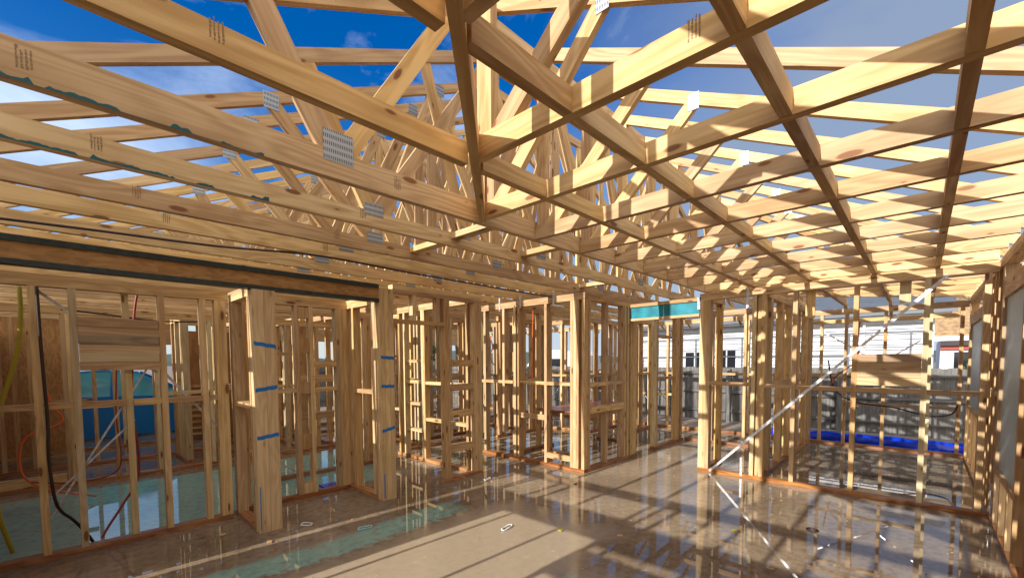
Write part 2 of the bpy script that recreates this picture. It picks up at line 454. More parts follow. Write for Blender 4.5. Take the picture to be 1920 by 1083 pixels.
EX, EY, EZ = Vector((1, 0, 0)), Vector((0, 1, 0)), Vector((0, 0, 1))

# ------------------------------------------------------------------ ground
g = MB(); g.quad((-400, -400, -0.16), (400, -400, -0.16), (400, 400, -0.16), (-400, 400, -0.16)); struct(g, 'ground', MUD)
g = MB(); g.box(-0.85, 9.75, -0.72, 13.2, -0.30, 0.0); struct(g, 'floor', FLOOR)
g = MB(); g.quad((-60, 21, -0.150), (70, 24, -0.150), (70, 31, -0.150), (-60, 28, -0.150)); struct(g, 'road', ASPHALT)
g = MB(); g.quad((2, 16, -0.155), (40, 17, -0.155), (40, 20.6, -0.155), (2, 19.5, -0.155)); struct(g, 'lawn', GRASS)

# ------------------------------------------------------------------ roof trusses
H = 2.445; X0, X1, YW = -0.66, 9.5, -0.50
SL = 0.48; ZH = 2.48; TH = 0.045; BD = 0.14; TD = 0.088
XM = (X0 + X1) / 2
def zA(x, flat=99): return min(ZH + SL * (x - X0), ZH + SL * (X1 - x), flat)
def member(frame, poly, inset, la2, name, t, mat=PINE):
    o, du, dn = frame
    la = (du * la2[0] + EZ * la2[1]).normalized()
    m = MB().prism(poly, o + dn * inset, du, EZ, dn, TH - 2 * inset, la)
    return m.build(name, mat, t)
def strip(p, q, w):
    d = Vector((q[0] - p[0], q[1] - p[1])); d.normalize(); n = Vector((-d.y, d.x)) * (w / 2)
    return [(p[0] - n.x, p[1] - n.y), (q[0] - n.x, q[1] - n.y), (q[0] + n.x, q[1] + n.y), (p[0] + n.x, p[1] + n.y)], (d.x, d.y)
def rafter(frame, s0, s1, zf, inset, t):
    z0, z1 = zf(s0), zf(s1)
    member(frame, [(s0, z0), (s1, z1), (s1, z1 + TD), (s0, z0 + TD)], inset, (s1 - s0, z1 - z0), 'top_chord', t)
def plate(frame, s, z, w, h, t, side=-1):
    o, du, dn = frame
    base = o + (dn * -0.0018 if side < 0 else dn * (TH + 0.0002))
    m = MB().prism([(s - w / 2, z - h / 2), (s + w / 2, z - h / 2), (s + w / 2, z + h / 2), (s - w / 2, z + h / 2)], base, du, EZ, dn, 0.0016, du)
    return m.build('nail_plate', GANG, t)
def web(frame, p, q, k, t, w=0.09):
    poly, la = strip(p, q, w)
    member(frame, poly, 0.0022 + 0.00043 * k, la, 'web', t)
def stampmark(frame, s, z, t, n=4):
    o, du, dn = frame
    m = MB()
    for k in range(n):
        z0 = z - .034 + random.uniform(0, .008)
        while z0 < z + .03:
            h = random.uniform(.004, .011); wd = random.uniform(.003, .0065)
            m.prism([(s + k * .011, z0), (s + k * .011 + wd, z0), (s + k * .011 + wd, z0 + h), (s + k * .011, z0 + h)], o - dn * 0.0012, du, EZ, dn, 0.001, EZ)
            z0 += h + random.uniform(.0015, .004)
    m.build('grade_stamp', STAMP, t)
def a_truss(y, idx):
    flat = ZH + SL * (y - YW)
    full = flat > zA(XM)
    lab = '%s long pine roof truss counted leftward from where the hip girder meets the ceiling grid' % ORD[idx]
    t = thing('roof_truss', lab.replace('first long', 'nearest long'), 'roof truss', (X0, y, H), 'roof trusses running away to the right')
    fr = (Vector((0, y, 0)), EX, EY)
    j1, j2 = (2.9, 6.4) if idx % 2 else (3.6, 7.0)
    BD = .135 if idx == 0 else .105
    member(fr, [(X0 - .02, H), (X1 + .02, H), (X1 + .02, H + BD), (X0 - .02, H + BD)], 0, (1, 0), 'bottom_chord', t)
    zf = lambda s: zA(s, flat)
    if full:
        rafter(fr, X0 - .5, XM, lambda s: ZH + SL * (s - X0), .001, t)
        rafter(fr, XM, X1 + .5, lambda s: ZH + SL * (X1 - s), .001, t)
        top = zA
    else:
        xl = X0 + (flat - ZH) / SL; xr = X1 - (flat - ZH) / SL
        rafter(fr, X0 - .5, xl + .02, lambda s: ZH + SL * (s - X0), .001, t)
        rafter(fr, xl, xr, lambda s: flat - .004, .0016, t)
        rafter(fr, xr - .02, X1 + .5, lambda s: ZH + SL * (X1 - s), .001, t)
    k = 0
    def W(sb, st, w=.09):
        nonlocal k
        web(fr, (sb, H + BD * .6), (st, zf(st) + .03), k, t, w); k += 1
    if idx == 0:      # the girder with the tight webs
        W(1.03, .68, .115); W(1.03, 1.78, .10)
        W(2.06, 1.86); W(2.10, 2.62); W(2.70, 2.68); W(3.32, 2.78); W(3.34, 3.42); W(3.92, 3.50); W(3.95, 4.75); W(4.55, 4.5); W(5.2, 4.8); W(5.25, 5.9); W(5.8, 5.75); W(6.5, 6.0); W(6.6, 7.2); W(7.6, 7.3); W(7.7, 8.4)
        plate(fr, 1.03, 2.60, .155, .15, t)
        for s in (2.07, 2.69, 3.32, 3.94, 4.55, 5.2, 5.8): plate(fr, s, 2.58, .075, .15, t)
    else:
        j = [0, .06, -.05, .03, -.02][idx % 5]
        B = [.35 + j, (1.55, 1.9, 1.86, 1.9, 1.95)[(idx - 1) % 5], 3.35, 5.45, 6.9, 8.5]; T = [1.12, 2.60 + j, 4.42, 6.2, 7.75]
        for a in range(5):
            if a > 0: W(B[a], T[a])
            if a < 4: W(B[a + 1], T[a])
        for a, b_ in ((2.95, 3.6), (4.95, 5.4), (5.6, 5.45), (6.3, 6.9)): W(a + j, b_, .07)
        if not full:
            for s in (2.6 + j * 2, 3.6, 4.9, 6.2, 7.3): W(s, s + .02)
        else:
            W(4.42, 4.42)
        for s in B[1:4]: plate(fr, s, 2.56, .14, .085, t)
        if idx == 1: W(2.40, 2.0); plate(fr, 2.38, 2.57, .10, .10, t)
        if idx > 1: plate(fr, 1.12, zf(1.12) + .02, .10, .11, t)
        plate(fr, 2.6, zf(2.6) + .02, .10, .10, t)
    if idx < 4:
        for s in ((-.05 + .2 * idx), 1.35 + .1 * idx): stampmark(fr, s, H + .075, t)
    if idx == 0:
        # green edge paint along the lower corner of the two nearest chords
        pass
    return t
AY = [2.18, 2.77, 3.385, 3.83, 4.45] + [5.05 + .6 * i for i in range(13)]
for i, y in enumerate(AY): a_truss(y, i)

def jack(axis, c, s0, s1, flip, idx, name, label, group, stamp=False):
    """short truss: heel at s0 on the wall, high end at s1; flip: heel at the far end"""
    if axis == 'B': fr = (Vector((c, 0, 0)), EY, EX); loc = (c, s0, H)
    else: fr = (Vector((0, c, 0)), EX, EY); loc = (s0, c, H)
    t = thing(name, label, 'roof truss', loc, group)
    a, b = min(s0, s1), max(s0, s1); sg = 1 if s1 > s0 else -1; BD = .10
    member(fr, [(a, H), (b, H), (b, H + BD), (a, H + BD)], 0, (1, 0), 'bottom_chord', t)
    zf = lambda s: ZH + SL * abs(s - s0) if (s - s0) * sg > 0 else ZH - SL * abs(s - s0)
    rafter(fr, min(s0 - sg * .5, s1), max(s0 - sg * .5, s1), zf, .001, t)
    ln = abs(s1 - s0)
    if ln > .7 and not (axis == 'A' and s0 < 0):
        e = s1 - sg * .06
        web(fr, (e, H + BD * .6), (e, zf(e) + .03), 0, t)
    if ln > 1.6 and axis == 'B':
        m = s0 + sg * 1.72 if ln > 2.3 else s0 + sg * ln * .6
        web(fr, (m, zf(m) + .03), (s1 - sg * .12, H + BD * .6), 1, t)
        plate(fr, m, zf(m) + .02, .075, .115, t)
    if stamp: stampmark(fr, (a + b) / 2, H + .075, t)
    return t
BX = [.18, .78, 1.37, 1.96, 2.56, 3.15, 3.75, 4.34, 4.93, 5.53, 6.12, 6.71, 7.31, 7.90, 8.50, 9.06]
for i, x in enumerate(BX):
    e = min(x + .155, 2.176, 9.5 - x - .5 - .05)
    if e - YW < .25: continue
    jack('B', x, YW, e, False, i, 'jack_truss', '%s short pine jack truss counted from the camera, crossing the grid toward the right wall' % ORD[i], 'jack trusses resting on the right wall', i in (1, 2))
ROWS = [-.11, .385, .98, 1.58]
rn = ['lowest', 'second', 'third', 'highest']
for i, y in enumerate(ROWS):
    e = y - .16 - .045
    if e > X0 + .3:
        jack('A', y, X0, e, False, i, 'jack_truss', '%s short pine jack truss left of the dark diagonal hip, counted from the camera side' % ORD[i], 'jack trusses left of the near hip', i > 1)
    s1 = 9.5 - (y + .5) + .06
    jack('A', y, X1, s1, True, i, 'jack_truss', '%s short jack truss at the far hip corner counted from the right wall' % ORD[i], 'jack trusses at the far hip')
# blocking pieces between the jack trusses
for r, y in enumerate(ROWS):
    n = 0
    for k in range(len(BX) - 1):
        xa, xb = BX[k] + TH, BX[k + 1]
        if xa < y - .16 + .03 + .05: 
            xa = max(xa, y - .16 + .05)
            if xb - xa < .3: continue
        if y > min(9.5 - xb - .55, 2.1): continue
        m = MB().box(xa + .001, xb - .001, y, y + TH, H + .002, H + .10 - random.uniform(.0, .008))
        solo(m, 'ceiling_block', PINE, '%s pine block from the near hip in the %s row from the right wall' % (ORD[n], ORD[r]), 'timber block', 'blocks between the jack trusses', (xa, y, H))
        n += 1
# cross blocks lying between the first long trusses
for i, (x, ya, yb) in enumerate([(3.05, 2.225, 2.77), (2.22, 2.225, 2.77), (2.24, 2.815, 3.385), (4.9, 2.815, 3.385)]):
    m = MB().box(x, x + .09, ya + .001, yb - .001, H + .055, H + .10)
    solo(m, 'cross_block', PINE, 'flat sunlit pine cross block, %s of those joining the long trusses' % ORD[i], 'timber block', 'flat blocks between long trusses', (x, ya, H))
# hips
def hip(p0, p1, lab):
    p0 = Vector(p0); p1 = Vector(p1); d = (p1 - p0); ln = d.length; d.normalize(); n = EZ.cross(d)
    fr = (p0 - n * TH / 2, d, n)
    t = thing('hip_truss', lab, 'roof truss', (p0.x, p0.y, H))
    member(fr, [(0, H - .003), (ln, H - .003), (ln, H + .108), (0, H + .108)], 0, (1, 0), 'bottom_chord', t)
    sl = SL / math.sqrt(2)
    zf = lambda s: ZH + sl * s - .02
    rafter(fr, -.6, ln, zf, .001, t)
    web(fr, (ln - .06, H + .08), (ln - .06, zf(ln - .06) + .03), 0, t)
    web(fr, (ln * .62, H + .08), (ln * .62, zf(ln * .62) + .03), 1, t)
    return t
hip((X0, YW, 0), (2.0, 2.16, 0), 'dark diagonal hip truss over the camera where the left and right grids meet')
hip((X1, YW, 0), (6.84, 2.16, 0), 'far diagonal hip truss at the distant right corner of the roof')

# ------------------------------------------------------------------ wall frames
class Wall:
    """axis 'A' runs along x at y=c, 'B' runs along y at x=c; depth goes away from the camera"""
    def __init__(s, axis, c, a0, a1, zt, label, depth=.09, plates=2, name='wall_frame', nob=False, ptop=True):
        s.ax, s.c, s.a0, s.a1, s.zt, s.d = axis, c, min(a0, a1), max(a0, a1), zt, depth
        loc = (s.a0, c, 0) if axis == 'A' else (c, s.a0, 0)
        s.t = thing(name, label, 'wall frame', loc)
        if not nob: s.bx(s.a0, s.a1, 0.001, .046, 'bottom_plate', WETPINE)
        if ptop:
            for k in range(plates):
                s.bx(s.a0, s.a1, zt + k * .0452, zt + .045 + k * .0452, 'top_plate', PINE)
    def bx(s, a, b, z0, z1, name, mat=PINE, d0=0, d1=None, la=None):
        d1 = s.d if d1 is None else d1
        if s.ax == 'A': m = MB().box(a, b, s.c + d0, s.c + d1, z0, z1, la)
        else: m = MB().box(s.c + d0, s.c + d1, a, b, z0, z1, la)
        return m.build(name, mat, s.t)
    def stud(s, a, w=.045, z0=.0465, z1=None, mat=None, n=1, d0=.001, d1=None):
        for k in range(n):
            s.bx(a + k * (w + .001), a + k * (w + .001) + w, z0, s.zt - .0005 if z1 is None else z1, 'stud', mat or (TREATED if random.random() < .22 else PINE), d0, (s.d - .001) if d1 is None else d1)
        return s
    def studs(s, lst, **k):
        for a in lst: s.stud(a, **k)
        return s
    def nog(s, a, b, z, h=.045, d0=.003, d1=None, name='nog'):
        s.bx(a, b, z, z + h, name, PINE, d0, (s.d - .003) if d1 is None else d1); return s
    def block(s, a, b, z0, z1, d0=.004):
        s.bx(a, b, z0, z1, 'block', PINE, d0, s.d - .004); return s
    def brace(s, a0, z0, a1, z1, off=-.004, w=.022, mat=None):
        if s.ax == 'A': p, q, n = (a0, s.c + off, z0), (a1, s.c + off, z1), EY
        else: p, q, n = (s.c + off, a0, z0), (s.c + off, a1, z1), EX
        MB().bar(p, q, w, .003, n).build('metal_brace', mat or STEEL, s.t); return s
# W1: left room wall with the blocking panel
w = Wall('A', 4.83, -.95, 1.135, 2.10, 'open stud wall frame at far left with a panel of stacked offcut boards', plates=2)
w.studs([-.92, -.50, -.125, .085, .63, .93]); w.stud(.398, d0=.04)
w.stud(1.045, n=2)
for a, b in [(-.875, -.501), (-.455, -.126), (-.079, .084), (.131, .397), (.444, .629), (.676, .929), (.976, 1.044)]: w.nog(a, b, 1.165, .045)
nb = 6
GREYBOARD = wood('grey_stained_board', (0.36, 0.28, 0.19), (0.22, 0.165, 0.11), wet=True)
for k in range(nb):
    z0 = 1.46 + k * .0705
    w.bx(.132, .629 - .004 * (k % 2), z0, z0 + .0700, 'offcut_board', [PINE, TREATED, OLDWOOD, GREYBOARD, OLDWOOD, OLDWOOD][k], -.010 if k % 2 else -.003, .036)
w.brace(-.08, 2.08, .63, 1.42, .1); w.brace(.50, 1.66, 1.14, .78, .1); w.brace(-.08, .30, .62, 1.6, .1, .014); 
w.brace(-.08, .45, .45, 1.03, .1, .014)
# W1b return to post 1
w = Wall('B', 1.18, 4.305, 4.925, 2.10, 'short return wall frame behind the nearest blue-marked post')
w.stud(4.31); w.stud(4.878); w.stud(4.83)
w.nog(4.356, 4.829, 1.10)
# posts under the beam
def post(x0, n, pw, y0, dep, zt, marks, lab):
    t = thing('timber_post', lab, 'post', (x0, y0, 0), 'posts carrying the dark-edged beam')
    for k in range(n):
        MB().box(x0 + k * pw, x0 + (k + 1) * pw - .002, y0, y0 + dep, 0.002, zt).build('ply_board', LVL, t)
    for z, sl in marks:
        a, b = x0 + .004, x0 + n * pw - .006
        m = MB(); seg = 7; last = None
        for k in range(seg):
            xa = a + (b - a) * k / seg; xb = a + (b - a) * (k + 1) / seg
            w0 = z + sl * (k / seg - .5) + .003 * math.sin(k * 2.1 + z * 9); w1 = z + sl * ((k + 1) / seg - .5) + .003 * math.sin((k + 1) * 2.1 + z * 9)
            hh = .017
            m.hexa([(xa, y0 - .0012, w0 - hh), (xb, y0 - .0012, w1 - hh), (xb, y0 - .0002, w1 - hh), (xa, y0 - .0002, w0 - hh), (xa, y0 - .0012, w0 + hh), (xb, y0 - .0012, w1 + hh), (xb, y0 - .0002, w1 + hh), (xa, y0 - .0002, w0 + hh)], EX, EZ)
        m.build('blue_marker_line', BLUEPAINT, t)
    return t
p1 = post(1.182, 2, .094, 4.20, .10, 2.15, [(1.67, -.03), (1.285, .025), (.86, .02)], 'doubled timber post nearest the camera with three wide blue marker bands')
MB().box(1.192, 1.200, 4.1985, 4.1995, .03, .42).build('blue_marker_line', BLUEPAINT, p1)
p2 = post(2.39, 3, .055, 4.20, .10, 2.30, [(1.56, -.01), (1.25, -.005), (.78, .03)], 'tripled timber post right of the first one, under the end of the beam')
MB().box(2.405, 2.418, 4.1985, 4.1995, .03, .30).build('blue_marker_line', BLUEPAINT, p2)
# beam: strand board web between dark flanges
t = thing('lintel_beam', 'long strand board beam with black steel flanges over the left opening', 'beam', (-2.2, 4.2, 2.15))
MB().box(-2.2, 2.388, 4.215, 4.285, 2.185, 2.295).build('board_web', OSB, t)
MB().box(-2.2, 2.388, 4.200, 4.300, 2.151, 2.184).build('lower_flange', BLACKSTEEL, t)
MB().box(-2.2, 2.388, 4.200, 4.300, 2.296, 2.336).build('upper_flange', BLACKSTEEL, t)
# W2: wall between the two posts, set back
w = Wall('A', 4.95, 1.272, 2.385, 2.13, 'set back wall frame between the two blue-marked posts')
w.stud(1.285); w.stud(1.80); w.stud(1.952); w.stud(2.25, n=3)
for z in (.05, .55, 1.17, 1.62, 2.0): w.block(1.846, 1.951, z, z + random.choice([.12, .2, .16]))
w.nog(1.331, 1.799, 1.185); w.nog(1.998, 2.249, 1.185); w.block(1.998, 2.249, 1.46, 1.53, .001)
w.brace(1.33, .62, 1.80, .30, .1)
w = Wall('B', 2.39, 4.305, 5.04, 2.14, 'sunlit return wall frame leading back from the tripled post')
w.stud(4.31, n=2); w.stud(4.80); w.stud(4.97); w.nog(4.41, 4.79, 1.16)
# narrow cupboard frame right of post 2
w = Wall('A', 4.28, 2.60, 3.93, 2.28, 'cupboard wall frame right of the tripled post, plate running over a doorway', nob=True, plates=2)
w.bx(3.30, 3.93, .001, .046, 'bottom_plate', WETPINE)
w.stud(3.31, w=.04, n=2); w.stud(3.80, w=.043, n=3, z1=None)
w.stud(2.86, z0=1.995); w.stud(3.2, z0=1.995)
w.nog(2.60, 3.309, 1.95, .045)
w = Wall('B', 3.81, 4.42, 6.2, 2.28, 'ladder-like wall frame running back from the cupboard columns')
w.stud(6.1); w.stud(5.95); w.stud(5.42, n=2); w.stud(4.43)
for z in (.43, .84, 1.18, 1.5): w.nog(5.52, 5.94, z); 
for z in (.62, 1.17): w.nog(4.48, 5.41, z)
for k, z in enumerate((.43, .80, 1.17, 1.47)):
    pass
t = thing('shelf_bearers', 'four short rungs bridging the two cupboard columns', 'shelf frame', (3.4, 4.30, 0))
for z in (.36, .80, 1.14, 1.45): MB().box(3.393, 3.798, 4.31, 4.36, z, z + .085).build('rung', PINE, t)
# W4
w = Wall('B', 4.83, 3.25, 5.36, 2.325, 'sunlit centre wall frame with bright top plate facing the camera')
w.stud(5.17); w.stud(4.74, z0=.4); w.stud(4.50, n=1); w.stud(4.42); w.stud(3.895); w.stud(3.44); w.stud(3.345, n=2); w.stud(3.252)
w.block(3.393 + .05, 3.44, .05, .3); 
for a, b in [(5.216, 5.355), (4.786, 5.169), (4.566, 4.739), (3.941, 4.419), (3.486, 3.894)]: w.nog(a, b, 1.17)
w.nog(3.486, 3.894, .12, .075, 0.0, .045); w.nog(3.941, 4.419, .66, .075, 0, .045)
for z in (.15, .8, 1.35, 1.9): w.block(4.547, 4.57, z, z + .3)
for y in (5.28, 4.82, 4.38, 3.75): MB().box(4.822, 4.8285, y, y + .03, 2.30, 2.50).build('hanger_strap', STEEL, w.t)
# W5
w = Wall('A', 3.25, 4.925, 6.30, 2.325, 'centre wall frame meeting the sunlit one at the corner post')
w.stud(4.93); w.stud(5.38, w=.045, n=1); w.stud(5.84, w=.045, n=1); w.stud(5.90); w.stud(5.99, n=1); w.stud(6.10); w.stud(6.16)
w.nog(4.976, 5.379, 1.165); w.nog(5.426, 5.839, 1.165); w.nog(4.976, 5.839, .80, .09, -.03, 0.0)
w.bx(6.21, 6.29, .05, 2.32, 'stud', LVL, .002, .088)
w = Wall('A', 3.25, 6.95, 8.15, 2.32, 'further wall frame past the doorway below the teal lintel', name='wall_frame')
w.stud(6.96, n=2); w.stud(7.80, n=3); w.stud(8.05); w.nog(7.06, 7.79, 1.18); w.nog(7.06, 7.79, 1.9)
# teal lintel
t = thing('teal_lintel', 'teal wrapped lintel across the doorway right of centre', 'lintel', (6.05, 2.22, 2.13))
MB().box(6.06, 6.14, 2.215, 3.245, 2.145, 2.312).build('teal_board', TEAL, t)
MB().box(6.04, 6.16, 2.215, 3.245, 2.108, 2.143).build('lower_plate', PINE, t)
MB().box(6.04, 6.16, 2.215, 3.245, 2.314, 2.36).build('upper_plate', PINE, t)
MB().box(6.030, 6.036, 2.19, 2.235, 2.20, 2.36).build('bracket', STEEL, t)
# W6 right room wall
w = Wall('B', 6.03, -.50, 2.205, 2.315, 'right room wall frame with long strap brace and board panel')
w.stud(2.065, w=.044, n=3, mat=LVL); w.stud(1.41); w.stud(1.515); w.stud(1.46, d0=.04); w.stud(1.08); w.stud(.515); w.stud(.0 - .045); w.stud(-.455); 
w.nog(1.561, 2.064, 1.18); w.nog(1.126, 1.409, 1.17); w.nog(.561, 1.079, 1.16); w.nog(.001, .514, 1.16); w.nog(-.409, -.046, 1.155)
for k in range(4):
    w.bx(.001, .514, 1.235 + k * .084, 1.235 + k * .084 + .0835, 'offcut_board', [PINE, OLDWOOD, PINE, OLDWOOD][k], .012 - .006 * (k % 2), .05)
w.brace(2.04, .02, -.16, 2.33, -.006, .030)
w.stud(.16, z0=1.62, z1=1.63) if False else None
for a in (.92, .1): w.stud(a, w=.09, z0=2.0 if a > .5 else 2.1, d0=.05)
MB().box(6.024, 6.0275, 1.64, 1.665, .02, .26).build('hold_down_strap', STEEL, w.t)
MB().box(6.024, 6.0275, -.54, -.505, .02, .34).build('hold_down_strap', STEEL, w.t)
MB().box(6.024, 6.0275, 1.60, 1.63, 2.16, 2.42).build('hold_down_strap', STEEL, w.t)
# return stacks behind W6
w = Wall('A', 2.11, 6.125, 6.75, 2.315, 'short return frame behind the tall post beside the teal lintel')
w.stud(6.14, n=3); w.stud(6.66, n=1); w.nog(6.28, 6.659, 1.17)
w = Wall('A', 1.44, 6.125, 9.49, 2.315, 'dividing wall frame running back from the second column of the right room')
w.stud(6.13, n=2); w.stud(6.45, n=2, w=.05); w.stud(7.1); w.stud(7.65); w.stud(8.3); w.stud(8.9); w.stud(9.4)
w.nog(6.56, 7.09, 1.17); w.nog(7.15, 7.64, 1.17); w.nog(7.70, 8.29, 1.17); w.nog(8.35, 8.89, 1.17)
# W7 far right outside wall
w = Wall('B', 9.5, -.5, 3.2, 2.30, 'outer wall frame nearest the grey fence with window opening')
w.studs([3.1, 2.5, 1.9, 1.30, .95, .43, -.11, -.455])
w.nog(-.40, 1.9, 2.15, .06); w.nog(-.40, .95, .72, .045); w.nog(1.0, 1.9, 1.2); w.nog(1.95, 2.49, 1.2); w.nog(2.55, 3.09, 1.2); w.nog(-.06, .42, 1.23); w.nog(.48, .94, 1.23)
w.brace(1.3, 2.0, .3, 1.3, .1); w.brace(-.1, 1.9, .5, 1.45, .1)
# W8 right wall along y=-.5, seen from inside
t = thing('wall_frame', 'long wall frame close by on the right edge with two wrapped window openings', 'wall frame', (1.0, -.5, 0))
def yb(x0, x1, z0, z1, name, mat=PINE, y0=-.59, y1=-.501): return MB().box(x0, x1, y0, y1, z0, z1).build(name, mat, t)
yb(-.6, 9.49, .001, .046, 'bottom_plate', WETPINE)
yb(-.6, 9.49, 2.335, 2.38, 'top_plate'); yb(-.6, 9.49, 2.3805, 2.425, 'top_plate')
xs = [.5, 1.1, 1.7, 2.3, 2.9, 3.4, 4.0, 4.62, 5.72, 5.78, 6.10, 6.35, 6.60, 7.0, 7.46, 7.52, 9.30, 9.40]
for x in xs: yb(x, x + .045, .0465, 2.3345, 'stud', PINE if x != 5.72 else LVL, -.588, -.503)
for x in (8.1, 8.7): yb(x, x + .045, .0465, .80, 'stud', PINE, -.588, -.503)
for x in (4.95, 5.35): yb(x, x + .045, .0465, .50, 'stud', PINE, -.588, -.503)
yb(7.567, 9.299, .80, .845, 'sill_plate', PINE, -.587, -.504); yb(7.567, 9.299, 2.0, 2.14, 'lintel', PINE, -.587, -.504)
yb(4.667, 5.719, .50, .545, 'sill_plate', PINE, -.587, -.504); yb(4.667, 5.719, 2.04, 2.18, 'lintel', PINE, -.587, -.504)
for a, b in [(5.827, 6.099), (6.147, 6.349), (6.397, 6.599), (6.647, 6.999), (7.047, 7.459)]: yb(a, b, 1.17, 1.215, 'nog', PINE, -.586, -.505)
yb(7.569, 9.297, .847, 1.998, 'building_wrap', WRAP, -.535, -.530)
yb(4.669, 5.717, .547, 2.038, 'building_wrap', WRAP, -.530, -.525)
yb(-.6, 4.66, .05, 2.33, 'sheathing', LVL, -.60, -.591)
yb(5.72, 7.56, .05, 2.33, 'sheathing', LVL, -.60, -.591)

# left outer wall (x=-.66): out of view; sheathing added, its gaps cut to shape sun on the floor
w = Wall('B', -.75, -.5, 13.0, 2.34, 'outer wall frame on the left edge beside the camera with wide opening')
w.studs([-.5, .1, .7, 1.3, 1.9, 2.05, 3.20, 3.75, 4.1, 4.6, 5.2, 5.8, 6.4, 7.0, 7.6, 8.2, 9.4, 10.6, 11.8, 12.9])
for za, zb in ((.05, .98), (1.03, 1.38), (1.46, 1.70), (1.76, 2.04)): w.bx(-.5, 2.11, za, zb, 'sheathing', OSB, -.012, -.001)  # invented cover sheets, slit so thin stripes of sun cross the floor
w.bx(3.20, 3.98, .05, 2.04, 'sheathing', OSB, -.012, -.001)
w.bx(4.06, 13.0, .05, 2.04, 'sheathing', OSB, -.012, -.001)  # added sun blocker; the narrow gap before it leaves one streak
w.bx(2.10, 3.20, 1.80, 2.04, 'lintel', LVL, 0.0, .08)
w.stud(3.06, w=.03, z1=1.79); w.stud(2.48, w=.03, z1=1.79)

# background frames on the left and centre
w = Wall('A', 7.60, -2.0, 3.75, 2.12, 'wall frame across the back of the wet teal bay')
w.stud(-1.2); w.stud(-.6); w.stud(-.15); w.stud(.05, n=2); w.stud(.50); w.stud(.93, w=.09); w.stud(1.55); w.stud(1.90, n=2); w.stud(2.6); w.stud(3.1); w.stud(3.6)
w.nog(.10, .49, .95); w.nog(.55, .92, .95); w.nog(1.03, 1.54, 1.07); w.nog(1.60, 1.89, 1.1); w.nog(-1.15, -.61, 1.07); w.nog(2.0, 2.59, 1.1); w.nog(2.65, 3.09, 1.1)
w.block(-.5, .04, .05, .16)
w = Wall('B', 2.0, 7.7, 10.4, 2.12, 'back room wall frame with lit edges behind the first post')
w.studs([7.72, 8.3, 8.9, 9.5, 10.3]); w.nog(7.77, 8.29, 1.1); w.nog(8.35, 8.89, 1.1)
t = thing('bracing_sheet', 'strand board bracing sheet behind the yellow hose at far left', 'board', (-.75, 10.2, 0))
MB().box(-1.4, .24, 10.2, 10.212, .05, 2.30).build('sheet', OSB, t); MB().box(-.64, .20, 10.214, 10.30, .001, .046).build('bottom_plate', PINE, t)
t = thing('bracing_sheet', 'dark brown ply sheet with slats beyond the left wall frame', 'board', (1.45, 10.2, 0))
MB().box(1.50, 2.45, 10.2, 10.212, .05, 2.12).build('sheet', DARKPLY, t)
for k in range(9): MB().box(1.51, 1.91, 10.17, 10.198, .12 + k * .115, .16 + k * .115).build('slat', OLDWOOD, t)
w = Wall('A', 10.45, -.65, 9.3, 2.30, 'rear outer wall frame facing the parked blue car')
w.bx(.2, 1.6, 1.86, 2.29, 'lintel', LVL, .002, .088)
w.bx(2.4, 9.3, 2.0, 2.29, 'lintel', LVL, .006, .05)
w.studs([-.6, -.45, -.3, .2, .8, 1.3, 2.05, 2.6, 3.1, 3.7, 4.2, 4.7, 5.3, 5.9, 6.4, 7.0, 7.6, 8.2, 8.8])
w.bx(1.95, 3.65, .05, 2.28, 'sheathing', OSB, .091, .10); w.bx(4.7, 5.35, .05, 2.28, 'sheathing', OSB, .091, .10)
w.nog(2.1, 2.59, 1.1); w.nog(2.65, 3.09, 1.1); w.nog(4.75, 5.29, 1.1); w.nog(5.35, 5.89, 1.1); w.nog(6.45, 6.99, 1.1); w.nog(7.05, 7.59, 1.1); w.nog(7.65, 8.19, 1.1)
w = Wall('A', 6.3, 3.95, 6.0, 2.30, 'short inner wall frame behind the ladder-like one')
w.stud(3.96, n=2); w.stud(4.45); w.stud(4.9); w.stud(5.0); w.stud(5.5); w.stud(5.9, n=2); w.nog(4.06, 4.44, 1.17); w.nog(4.5, 4.89, 1.17); w.nog(5.05, 5.49, 1.17); w.nog(5.55, 5.89, .6)
w = Wall('B', 3.4, 6.4, 9.0, 2.28, 'inner wall frame with small box opening above head height')
w.studs([6.42, 6.9, 7.3, 7.9, 8.5, 8.9]); w.nog(6.47, 6.89, 1.17); w.nog(6.95, 7.29, 1.9); w.nog(6.95, 7.29, 1.6); w.nog(7.35, 7.89, 1.17); w.nog(7.95, 8.49, 1.17); w.nog(6.47, 6.89, .5)
w = Wall('B', 5.9, 6.4, 9.6, 2.30, 'hall wall frame seen between centre studs')
w.studs([6.42, 6.52, 7.0, 7.6, 7.7, 8.2, 8.8, 9.4]); w.nog(6.57, 6.99, 1.17); w.nog(7.05, 7.59, 1.17); w.nog(7.75, 8.19, 1.17); w.nog(8.25, 8.79, 1.17)
w = Wall('A', 4.75, 5.15, 6.1, 2.32, 'small closet wall frame behind the centre wall')
w.stud(5.16, n=2); w.stud(5.26, w=.09); w.stud(5.7); w.stud(6.0); w.nog(5.36, 5.69, 1.17); w.nog(5.36, 5.69, .55)
w = Wall('A', 5.0, 7.3, 9.45, 2.30, 'wall frame behind the red-topped bench')
w.stud(7.3, n=2); w.stud(7.9); w.stud(8.5); w.stud(9.1); w.nog(7.4, 7.89, 1.17); w.nog(7.95, 8.49, 1.17); w.nog(8.55, 9.09, 1.17)
w = Wall('B', 9.5, 3.3, 10.4, 2.30, 'outer wall frame beyond the bench facing the fence')
